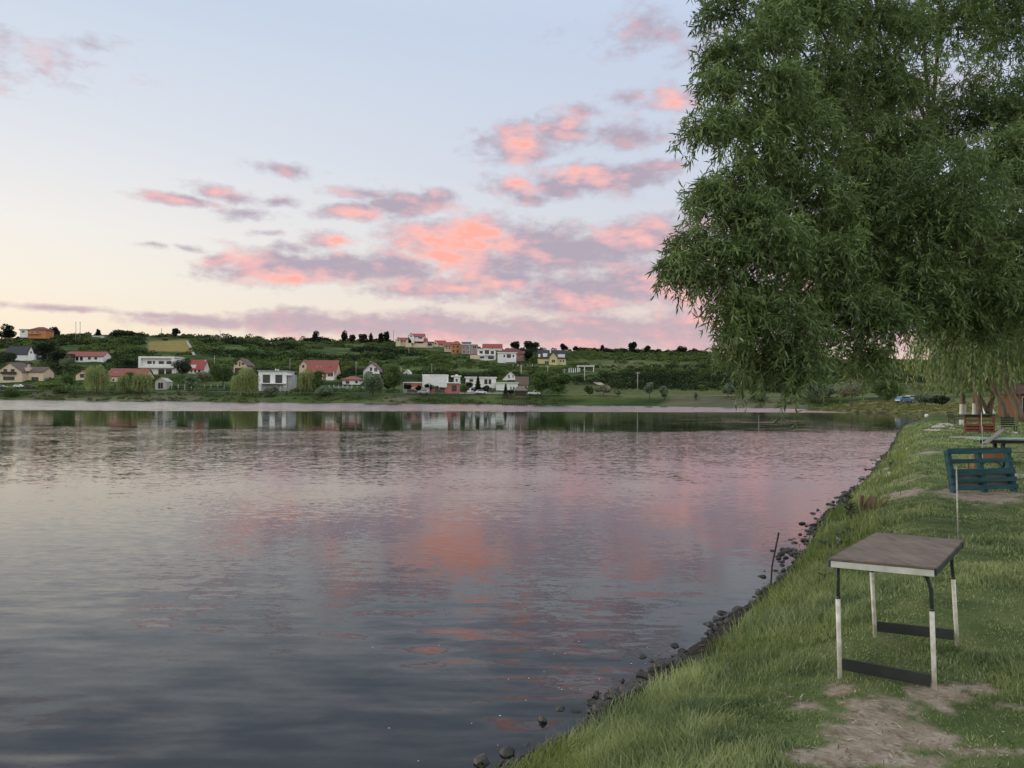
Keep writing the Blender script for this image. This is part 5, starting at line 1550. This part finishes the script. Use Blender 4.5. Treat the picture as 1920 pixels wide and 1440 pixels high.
# --- stilt hut on the far shore
def stilt_hut():
    d = 258.0; s = d / F0; p = P(965, 757, d)
    root = thing('stilt_hut', 'thatched wooden hut on stilts over the far edge of the water', 'hut', (p.x, p.y, 0.0))
    W = 23 * s; zf = (757 - 745) * s + p.z
    THATCH = surf('grey_thatch', (.22, .19, .16), (.12, .10, .08), scale=8, rough=1, bump=.6, stretch=(1, 1, .2))
    for k in range(11):
        for j in range(2):
            x = -W + 2 * W * k / 10; m = MB(); m.tube([(x, j * 4.5, -1.2), (x, j * 4.5, zf + .15 * ((k * 7) % 3))], .13, 6); m.build('stilt', M_POLEW, root)
    m = MB(); m.box(-W - .2, W + .2, -.4, 5, zf + .45, zf + .65); m.build('deck', M_WOODD, root)
    x0, x1 = 0.0, W - .3
    m = MB(); m.box(x0, x1, .6, 4.6, zf + .652, zf + 2.0); m.build('wall', M_WOODD, root)
    m = MB(); m.box(x0, x1, .55, .598, zf + 1.6, zf + 2.25); m.build('window', GLASS, root)
    m = MB(); xm = (x0 + x1) / 2; o = .7
    v = [(x0 - o, 0, zf + 2.3), (x1 + o, 0, zf + 2.3), (x1 + o, 5.2, zf + 2.3), (x0 - o, 5.2, zf + 2.3), (xm - .8, 2.6, zf + 3.9), (xm + .8, 2.6, zf + 3.9)]
    m.add(v, [(3, 2, 1, 0), (0, 1, 5, 4), (1, 2, 5), (2, 3, 4, 5), (3, 0, 4)]); m.build('roof', THATCH, root)
    for x in (x0 + .1, x1 - .1):
        m = MB(); m.box(x - .08, x + .08, .3, .46, zf + .652, zf + 2.3); m.build('post', M_WOODD, root)
    m = MB(); m.box(-W, x0 - .2, -.3, -.22, zf + 1.3, zf + 1.4); m.box(-W, x0 - .2, -.3, -.22, zf + .95, zf + 1.05); m.build('railing', M_POLEW, root)
stilt_hut()


# ------------------------------------------------------------------ trees and shrubs
L_MID = leafmat('mid_green_leaves', (.035, .07, .018), (.15, .22, .06), .25, .03)
L_DARK = leafmat('dark_green_leaves', (.012, .022, .009), (.045, .065, .025), .2, .03)
L_BLACK = leafmat('black_green_leaves', (.007, .012, .006), (.024, .032, .014), .2, .02)
L_WILLOW = leafmat('pale_willow_leaves', (.10, .14, .045), (.36, .40, .15), .3, .03)
L_GREY = leafmat('grey_green_leaves', (.07, .105, .06), (.26, .32, .19), .25, .04)
L_YEL = leafmat('yellow_green_leaves', (.07, .11, .02), (.24, .29, .07), .3, .03)
L_OLIVE = leafmat('olive_blossom_leaves', (.12, .125, .075), (.36, .34, .23), .25, .03)

T = tree
# trees along the far road, left to right
T('willow', 'pale weeping willow left of the dusty red roof', 181, 737, 684, 27, 'willow', L_WILLOW, n=3600, leaf=.36, tf=.04)
T('willow', 'smaller pale willow bush in front of the dusty red roof', 232, 738, 703, 15, 'willow', L_WILLOW, n=1800, leaf=.36, tf=.05)
T('willow', 'pale weeping willow left of the greenhouse shed', 266, 738, 698, 24, 'willow', L_WILLOW, n=3000, leaf=.36, tf=.03)
T('round_tree', 'dark round tree before the long red roof', 247, 722, 697, 14, 'round', L_MID, n=1200)
T('round_tree', 'dark rounded tree at the right end of the white modern house', 342, 708, 672, 17, 'round', L_DARK, n=1800)
T('round_tree', 'grey-green round bush before the concrete fence', 363, 733, 705, 15, 'round', L_GREY, n=1500, tf=.2)
T('shrub', 'brownish hedge-like shrub below the small bright red roof', 378, 718, 694, 15, 'bush', L_OLIVE, n=1200, cat='shrub')
T('round_tree', 'tall bright green tree between the small red roof and the chalet', 418, 733, 674, 21, 'round', L_MID, n=3600, tf=.12)
T('willow', 'yellow-green weeping willow left of the white cube house', 459, 743, 690, 28, 'willow', L_WILLOW, n=4800, leaf=.34, tf=.02)
T('shrub', 'blue-green bushy shrub on the bank below the white cube house', 510, 744, 722, 12, 'bush', L_GREY, n=1400, cat='shrub', tf=.02)
T('willow', 'grey weeping willow before the big red roof', 576, 736, 692, 19, 'willow', L_WILLOW, n=3000, leaf=.34, tf=.03)
T('round_tree', 'mid green tree at the right side of the grey willow', 600, 736, 692, 14, 'round', L_MID, n=1800, tf=.1)
T('shrub', 'low leafy shrub on the bank below the big red roof', 606, 741, 722, 19, 'bush', L_GREY, n=1600, cat='shrub', tf=.02)
T('round_tree', 'large grey-green rounded tree on the bank left of the lamp post', 699, 744, 695, 20, 'round', L_GREY, n=3600, tf=.06)
T('round_tree', 'green spreading tree above the road left of the pink house', 738, 737, 685, 18, 'round', L_MID, n=3000, tf=.2)
T('round_tree', 'dark green tree joined to the left of the spreading tree', 727, 736, 706, 9, 'round', L_DARK, n=900, tf=.15)
T('clipped_tree', 'dark clipped globe tree at the left end of the pink house', 765, 737, 719, 9, 'round', L_BLACK, n=900, tf=.3, leaf=.3)
T('clipped_tree', 'smaller dark clipped globe tree before the pink wing', 785, 737, 722, 6, 'round', L_BLACK, n=500, tf=.3, leaf=.3)
T('clipped_tree', 'dark clipped tree in front of the tall white cube', 804, 737, 718, 9, 'round', L_BLACK, n=800, tf=.3, leaf=.3)
T('clipped_tree', 'small green clipped tree between the white cube and the pink wall', 819, 738, 723, 5, 'round', L_MID, n=400, tf=.3, leaf=.3)
T('round_tree', 'small round tree right of the pink wall', 871, 739, 721, 8, 'round', L_MID, n=700, tf=.25)
T('conifer', 'dark pointed conifer in front of the long white house', 896, 739, 703, 9, 'conifer', L_DARK, n=1600, tf=.03)
T('round_tree', 'dark small tree left of the long white house windows', 880, 733, 716, 9, 'round', L_DARK, n=700, tf=.2)
T('shrub', 'rounded garden shrub right of the conifer', 910, 738, 722, 9, 'bush', L_DARK, n=700, cat='shrub')
T('shrub', 'light garden shrub before the white ground floor', 921, 739, 726, 6, 'bush', L_GREY, n=400, cat='shrub')
T('conifer', 'narrow dark conifer left of the stilt hut', 948, 745, 720, 6, 'conifer', L_DARK, n=900, tf=.03)
T('shrub', 'dark shrub between the narrow conifer and the stilt hut', 957, 743, 728, 6, 'bush', L_BLACK, n=400, cat='shrub')
T('shrub', 'clipped shrub above the roof of the stilt hut', 974, 734, 724, 8, 'bush', L_DARK, n=500, cat='shrub')
T('round_tree', 'left of the two broad twin trees right of the stilt hut', 1014, 741, 696, 23, 'round', L_MID, n=3600, tf=.2)
T('round_tree', 'right of the two broad twin trees right of the stilt hut', 1047, 741, 699, 23, 'round', L_MID, n=3600, tf=.2)
T('shrub', 'dense green shrub left of the pale meadow bush', 1105, 741, 722, 11, 'bush', L_MID, n=1000, cat='shrub')
T('shrub', 'pale olive rounded bush on the meadow', 1132, 742, 719, 15, 'bush', L_OLIVE, n=1500, cat='shrub')
T('shrub', 'thin grey bush at the right of the pale olive bush', 1158, 745, 729, 8, 'bush', L_GREY, n=600, cat='shrub')
T('birch', 'slim young tree on the meadow, the left of a pair', 1218, 749, 717, 9, 'round', L_GREY, n=900, tf=.3)
T('birch', 'rounder young tree on the meadow, the right of a pair', 1246, 750, 722, 9, 'round', L_GREY, n=900, tf=.2)
T('round_tree', 'grey-green double-headed tree on the far right meadow', 1365, 745, 720, 13, 'round', L_GREY, n=1300, tf=.1)
T('shrub', 'small thin bush right of the double-headed tree', 1390, 746, 730, 7, 'bush', L_MID, n=500, cat='shrub')
T('shrub', 'thin sapling on the bank between meadow and double-headed tree', 1305, 751, 733, 5, 'bush', L_GREY, n=350, cat='shrub')
T('shrub', 'wide low bush near the water under the hanging willow tip', 1425, 753, 737, 18, 'bush', L_GREY, n=1200, cat='shrub')
T('shrub', 'green hedge bush behind the meadow pole', 1318, 733, 720, 10, 'bush', L_MID, n=700, cat='shrub')
T('shrub', 'dome-shaped dark shrub on the bank at far left', 23, 743, 724, 16, 'bush', L_MID, n=1400, cat='shrub', tf=.02)
T('shrub', 'flat green shrub on the bank left of the pale weeping willow', 118, 737, 722, 20, 'bush', L_MID, n=1300, cat='shrub', tf=.02)
T('shrub', 'bright green hedge shrub right of the cars at far left', 92, 727, 713, 26, 'bush', L_YEL, n=1500, cat='shrub', tf=.02)
T('round_tree', 'green garden tree left of the small cream gabled house', 130, 722, 704, 14, 'round', L_MID, n=1000, tf=.1)
T('round_tree', 'dark tree between the long red roof and the white flat house', 245, 690, 672, 16, 'round', L_DARK, n=1000, tf=.1)
T('round_tree', 'black tree left of the long white house with brick red roof', 112, 682, 655, 15, 'round', L_BLACK, n=1300, tf=.1)
T('round_tree', 'broad black tree right of the dark slate-blue roof', 88, 680, 640, 24, 'round', L_BLACK, n=2400, tf=.1)
T('round_tree', 'dark tree before the dark slate-blue roof', 18, 690, 660, 18, 'round', L_DARK, n=1500, tf=.1)
T('round_tree', 'grey bushy tree before the long white house', 128, 690, 668, 13, 'round', L_GREY, n=900, tf=.1)
# skyline trees
T('skyline_tree', 'bushy black tree on the skyline at the far left edge', 18, 640, 609, 17, 'round', L_BLACK, n=1400, leaf=.9, tf=.1, d=600)
T('skyline_tree', 'black tree right of the orange hilltop villa', 101, 636, 613, 10, 'round', L_BLACK, n=800, leaf=.9, tf=.1, d=600)
T('skyline_tree', 'small reddish tree on the skyline before the wide mound tree', 184, 630, 617, 5, 'round', L_BLACK, n=400, leaf=.8, tf=.1, d=600)
T('skyline_tree', 'wide mound-shaped tree mass on the skyline left of the golden field', 231, 634, 617, 20, 'round', L_DARK, n=1400, leaf=.9, tf=.05, d=600)
T('skyline_tree', 'dark tree standing alone at the right top of the golden field', 331, 634, 615, 9, 'round', L_BLACK, n=900, leaf=.8, tf=.1, d=590)
T('skyline_tree', 'open round tree on the skyline above the big red roof', 593, 636, 620, 8, 'round', L_BLACK, n=500, leaf=.8, tf=.2, d=600)
T('skyline_tree', 'round tree on the skyline left of a low clump', 645, 636, 620, 7, 'round', L_BLACK, n=600, leaf=.8, tf=.15, d=600)
T('skyline_tree', 'low clump on the skyline between two trees', 660, 637, 626, 6, 'round', L_BLACK, n=400, leaf=.8, tf=.1, d=600)
T('skyline_tree', 'flat-topped tree on the skyline in the middle of the hill', 681, 638, 625, 9, 'round', L_BLACK, n=600, leaf=.8, tf=.1, d=600)
T('skyline_tree', 'thin tree on the skyline left of the tall pair', 695, 638, 622, 4, 'round', L_BLACK, n=300, leaf=.8, tf=.1, d=600)
T('skyline_tree', 'left tree of the tall pair beside the hilltop row', 715, 641, 622, 6, 'round', L_BLACK, n=600, leaf=.8, tf=.1, d=600)
T('skyline_tree', 'tallest right tree of the pair beside the hilltop row', 725, 643, 618, 6, 'tall', L_BLACK, n=800, leaf=.8, tf=.1, d=600)
T('skyline_tree', 'dark tree behind the maroon roof at the right of the hilltop row', 967, 655, 638, 9, 'round', L_BLACK, n=800, leaf=.9, tf=.1, d=610)
T('skyline_tree', 'wide dark tree mass behind the yellow house', 997, 658, 639, 15, 'round', L_BLACK, n=1200, leaf=.9, tf=.05, d=610)
T('skyline_tree', 'dark tree close to the right of the salmon house', 990, 677, 656, 9, 'round', L_BLACK, n=900, leaf=.6, tf=.05)
T('skyline_tree', 'black tree behind the roof of the yellow house', 1056, 662, 645, 9, 'round', L_BLACK, n=700, leaf=.9, tf=.1, d=600)
T('skyline_tree', 'small dark tree on the skyline right of the yellow house', 1079, 658, 648, 5, 'round', L_BLACK, n=400, leaf=.8, tf=.1, d=610)
T('skyline_tree', 'small dark tree on the skyline midway over the right slope', 1129, 660, 647, 4, 'round', L_BLACK, n=350, leaf=.8, tf=.1, d=610)
T('skyline_tree', 'lone round tree standing highest on the right skyline', 1185, 660, 639, 8, 'round', L_BLACK, n=900, leaf=.8, tf=.15, d=600)
T('skyline_tree', 'low tree on the skyline right of the lone round tree', 1214, 661, 648, 7, 'round', L_BLACK, n=500, leaf=.8, tf=.1, d=610)
T('skyline_tree', 'dark flat tree on the skyline left of the willow foliage', 1278, 663, 648, 11, 'round', L_BLACK, n=800, leaf=.8, tf=.05, d=610)
T('skyline_tree', 'last dark skyline tree before the willow foliage', 1302, 664, 653, 6, 'round', L_BLACK, n=400, leaf=.8, tf=.1, d=610)
# peninsula and right bank
T('olive_tree', 'grey olive-like tree with a bare stem on the peninsula', 1597, 757, 706, 27, 'round', L_OLIVE, d=176, n=3000, leaf=.26, tf=.28)
T('round_tree', 'green leafy tree right of the grey olive-like tree', 1664, 752, 708, 30, 'round', L_MID, d=190, n=3000, leaf=.3, tf=.08)
T('round_tree', 'misty grey-green tree left of the grey olive-like tree', 1530, 752, 718, 22, 'round', L_GREY, d=225, n=1800, leaf=.35, tf=.05)
T('round_tree', 'second misty grey tree close to the hanging willow tip', 1556, 753, 722, 17, 'round', L_GREY, d=228, n=1300, leaf=.35, tf=.05)
T('shrub', 'low bush behind the silver car on the right', 1735, 757, 733, 18, 'bush', L_GREY, d=170, n=1200, leaf=.3, cat='shrub')
T('shrub', 'dark low bush right of the parked cars', 1762, 757, 738, 16, 'bush', L_DARK, d=165, n=900, leaf=.3, cat='shrub')


# weeping willows standing on the right bank
WHITEWASH = surf('whitewashed_bark', (.70, .68, .62), (.55, .52, .46), scale=6, rough=.9, bump=.4)
BARK2 = surf('tan_bark', (.22, .17, .12), (.12, .09, .06), scale=5, rough=.9, bump=.5, stretch=(1, 1, .25))
def bank_willow(lb, px, yb, yt, hw, ylow, d, lean, n, white=0.0, fork=False, seed=0, mat=None):
    s = d / F0; p = P(px, yb, d); gz = hgt(p.x, p.y); rng = np.random.default_rng(900 + seed)
    root = thing('bank_willow', lb, 'tree', (p.x, p.y, gz), 0, 'willows along the right bank')
    top = P(px, yt, d).z - gz; z0 = P(px, ylow, d).z - gz; R = hw * s
    V, F, t = crown('willow', R, z0, top, n, .34, rng)
    V[:, 0] += lean * 3.2
    link('crown', mesh_np('crown', V, F, mat or L_WILLOWD, {'tint': ('FACE', t)}), root)
    m = MB(); h = top * .7
    pts = [Vector((0, 0, -.4)), Vector((lean * .3, 0, 1.0)), Vector((lean * .9, .1, 2.4)), Vector((lean * 2, .2, h * .7)), Vector((lean * 3, 0, h))]
    m.tube(pts, [.36, .30, .26, .2, .06], 9)
    if fork: m.tube([Vector((.05, 0, .2)), Vector((-lean * .6, .1, 1.2)), Vector((-lean * 1.6, .2, 2.6)), Vector((-lean * 2.2, 0, 4.5))], [.28, .24, .2, .08], 8)
    for q in range(5):
        a = rng.random() * 6.28; b0 = pts[3].lerp(pts[4], rng.random() * .7)
        m.tube([b0, b0 + Vector((math.cos(a) * R * .35, math.sin(a) * R * .35, 1.2)), b0 + Vector((math.cos(a) * R * .7, math.sin(a) * R * .7, .8))], [.12, .07, .02], 6)
    tr = m.build('trunk', BARK2, root, smooth=True)
    if white:
        m = MB(); m.tube([Vector((0, 0, -.05)), Vector((lean * .3 * min(1, white), 0, white))], [.375, .345], 12, cap=False); m.build('whitewash', WHITEWASH, tr, smooth=True)
L_WILLOWD = leafmat('bank_willow_leaves', (.055, .09, .028), (.22, .28, .10), .3, .03)
bank_willow('bank willow with the left of two whitewashed trunks', 1805, 774, 560, 105, 744, 92, .1, 9000, 1.35, seed=1, mat=L_WILLOW)
bank_willow('bank willow with the right of two whitewashed trunks', 1829, 774, 580, 80, 748, 90, .05, 5000, 1.4, seed=2)
bank_willow('bank willow with a stout tan trunk beside the whitewashed pair', 1838, 776, 575, 80, 744, 84, -.35, 5000, seed=3)
bank_willow('bank willow with a forked trunk leaning right behind the pallet counter', 1853, 774, 585, 70, 746, 88, .7, 4500, fork=True, seed=4)
bank_willow('bank willow with a single leaning trunk left of the orange hut', 1890, 778, 560, 90, 742, 74, -1.1, 6500, seed=5)
bank_willow('bank willow with a dark brown leaning trunk at the right edge', 1916, 782, 540, 110, 736, 64, -.9, 7000, seed=6)


def orange_hut():
    OR = wood('orange_plank_wall', (.21, .10, .05))
    d = 80.0; s = d / F0; p = P(1937, 776, d); gz = hgt(p.x, p.y)
    root = thing('garden_hut', 'orange plank hut with a black panel painted in as doorway shade at the right edge', 'hut', (p.x, p.y, gz), .15)
    W = 26 * s; H = 2.3
    m = MB(); m.box(-W, W, 0, 3, -.3, H); m.build('wall', OR, root)
    m = MB(); m.prism([(-W - .3, H), (W + .3, H), (0, H + 1.0)], 'y', -.4, 3.3); m.build('roof', R_BROWN, root)
    m = MB(); m.box(-W + .12, -W + .16, -.06, -.002, -.05, 1.95); m.box(-W + .95, -W + .99, -.06, -.002, -.05, 1.95); m.box(-W + .12, -W + .99, -.061, -.003, 1.952, 2.03); fr = m.build('door_frame', M_FRAME, root)
    m = MB(); m.box(-W + .162, -W + .948, -.03, -.004, -.05, 1.95); m.build('doorway', BLACKP, fr)  # black panel on the wall stands for shade inside the opening
orange_hut()
d = 98.0; p = P(1860, 770, d); gz = hgt(p.x, p.y)
root = thing('small_tent', 'small white pitched tent on the grass between the leaning trunks', 'tent', (p.x, p.y, gz), .2)
m = MB(); m.prism([(-.55, 0), (.55, 0), (0, .95)], 'y', 0, 1.6); m.build('canvas', WHITEP, root)
m = MB(); m.prism([(-.12, .0), (.12, .0), (0, .5)], 'y', -.012, -.002); m.build('flap', M_GREY, root)
d = 118.0; p = P(1737, 776, d)
m = MB(); m.tube([(0, 0, -.2), (0, 0, .1), (0, 0, .35), (0, 0, .5)], [.12, .26, .26, .1], 10)
tag(m.build('float_buoy', WHITEP, smooth=True, loc=(p.x, p.y, 0)), 'small white buoy floating by the tip of the green bank', 'buoy')


# ------------------------------------------------------------------ hillside scrub and far-bank undergrowth (uncountable)
def scrub():
    rng = np.random.default_rng(5)
    def clumps(PX, Y, R, per, leaf, mat, name, lb, dark=0.0, flat=.7, tmul=1.0):
        X = (PX - 960) / F0 * Y
        Z = height(X, Y)
        n = len(X)
        px, py, w = project(X, Y, Z)
        ok = np.ones(n, bool)
        for (a, b, c, e, dd) in FOOT:
            rp = R / Y * F0
            ok &= ~((px > a - rp) & (px < b + rp) & (py - rp * 1.2 < e - 2) & (py > c) & (Y < dd + 1)) | (Y > dd + 13)
            ok &= ~((px > a) & (px < b) & (np.abs(Y - dd - 5) < 7))
        fm = (px > 270) & (px < 362) & (py > 634) & (py < 664)
        ok &= ~fm
        lawn = (px > 1060) & (px < 1420) & (py > np.where(px > 1150, 731, 722))
        ok &= ~lawn
        clear = (px > 1110) & (px < 1310) & (py > 676 + (px - 1180) * .03) & (py < 694)
        ok &= ~clear | (rng.random(n) < .25)
        X, Y, Z, R = X[ok], Y[ok], Z[ok], R[ok]
        n = len(X)
        bt = rng.random(n)
        k = np.repeat(np.arange(n), per)
        dd = rand_dirs(len(k), rng); dd[:, 2] = np.abs(dd[:, 2]) * 1.0 - .12
        C = np.stack([X, Y, Z], 1)[k] + dd * (R[k] * (.6 + .45 * rng.random(len(k)) ** .5))[:, None] * np.array([1.15, 1.0, flat * 1.35])
        V, F = leaf_quads(C, rng.normal(size=(len(k), 3)) + dd * .5, leaf * (.6 + .8 * rng.random(len(k))) * (Y[k] / 450), leaf * .6 * (Y[k] / 450), rng)
        t = np.clip((.55 * bt[k] + .45 * rng.random(len(k))) * tmul + dark, 0, 1)
        tag(link(name, mesh_np(name, V, F, mat, {'tint': ('FACE', t)})), lb, kind='stuff')
    # general scrub in loose rows over the whole slope
    n = 12500
    PX = rng.uniform(-260, 2150, n); Y = 332 + (622 - 332) * rng.random(n) ** .85
    rows = vnoise(PX * .012, Y * .06, 4) * .55 + vnoise(PX * .03, Y * .03, 14) * .45
    keep = rng.random(n) < sstep(.30, .58, rows)
    PX, Y = PX[keep], Y[keep]
    clumps(PX, Y, rng.uniform(1.0, 2.9, len(PX)), 60, 1.0, leafmat('scrub_leaves', (.018, .038, .009), (.15, .20, .05), .25, .02), 'hillside_scrub', 'loose green scrub covering the hillside behind the village')
    # darker belts: behind the front houses, under the hilltop row, black woods on the left
    def belt(n, x0, x1, f0, f1, mul=1):
        px = rng.uniform(x0, x1, n); return px, f0 + (f1 - f0) * rng.random(n)
    A = [belt(170, 640, 1000, 345, 385), belt(90, 480, 640, 345, 375), belt(300, 1060, 1500, 352, 392), belt(160, 1150, 1480, 326, 352), belt(260, -200, 330, 520, 600), belt(200, -200, 300, 400, 470), belt(150, 1180, 1760, 395, 430),
         belt(120, 380, 740, 440, 470), belt(120, 800, 1010, 560, 600), belt(120, 60, 260, 360, 400), belt(90, 380, 560, 520, 545), belt(80, 660, 790, 500, 520)]
    PX = np.concatenate([a[0] for a in A]); Y = np.concatenate([a[1] for a in A])
    clumps(PX, Y, rng.uniform(1.8, 4.0, len(PX)), 90, 1.0, leafmat('dark_belt_leaves', (.008, .016, .006), (.04, .062, .018), .2, .02), 'dark_thicket', 'dark thickets and tree belts across the hillside')
    # black tree line along the ridge
    PX = rng.uniform(-260, 1330, 900); Y = rng.uniform(604, 628, 900)
    k = rng.random(900) < sstep(.35, .6, vnoise(PX * .02, PX * 0, 6)) + .15
    k &= ~((PX > 496) & (PX < 512))
    k &= ~((PX > 270) & (PX < 335)) & ~((PX > 738) & (PX < 900) & (rng.random(900) < .8))
    PX, Y = PX[k], Y[k]
    clumps(PX, Y, rng.uniform(1.2, 3.4, len(PX)), 80, .9, L_BLACK, 'ridge_treeline', 'dark tree line and hedges along the ridge of the hill', flat=.9)
    # gardens and hedges among the shore houses and reeds on the far bank
    n = 2200
    PX = rng.uniform(-200, 1700, n); X0 = rng.random(n)
    Y = 286 + 46 * X0
    Xw = (PX - 960) / F0 * Y; sdv = sdist(Xw, Y)
    k = (sdv > 24) & (rng.random(n) < sstep(.35, .7, vnoise(PX * .03, Y * .05, 61))) & ~((PX > 1060) & (PX < 1500))
    PX, Y = PX[k], Y[k]
    clumps(PX, Y, rng.uniform(.8, 2.7, len(PX)), 100, .95, L_MID, 'garden_shrubbery', 'garden shrubs and hedges between the shore houses')
    n = 7000
    PX = rng.uniform(-200, 1620, n); Y = 214 + 95 * rng.random(n)
    Xw = (PX - 960) / F0 * Y; sdv = sdist(Xw, Y)
    k = (sdv > .8) & (sdv < 15) & (rng.random(n) < sstep(.2, .7, vnoise(PX * .02, sdv * .3, 71)))
    PX, Y = PX[k], Y[k]
    clumps(PX, Y, rng.uniform(.35, 1.3, len(PX)), 44, .8, leafmat('bank_undergrowth', (.04, .065, .02), (.18, .20, .075), .25, .02), 'bank_undergrowth', 'rough grass and low plants on the far bank', flat=.6)
    n = 3600
    Xp = rng.uniform(69, 130, n); Y = rng.uniform(130, 200, n); sdv = sdist(Xp, Y)
    k = (sdv > .3) & (rng.random(n) < sstep(26, 4, sdv) + .1)
    PX = 960 + F0 * Xp[k] / Y[k]; Y = Y[k]
    clumps(PX, Y, rng.uniform(.15, .5, len(PX)), 40, .7, leafmat('peninsula_grass', (.10, .11, .03), (.27, .26, .09), .25, .02), 'peninsula_undergrowth', 'yellowish rough grass on the low peninsula at right', flat=.6)
scrub()
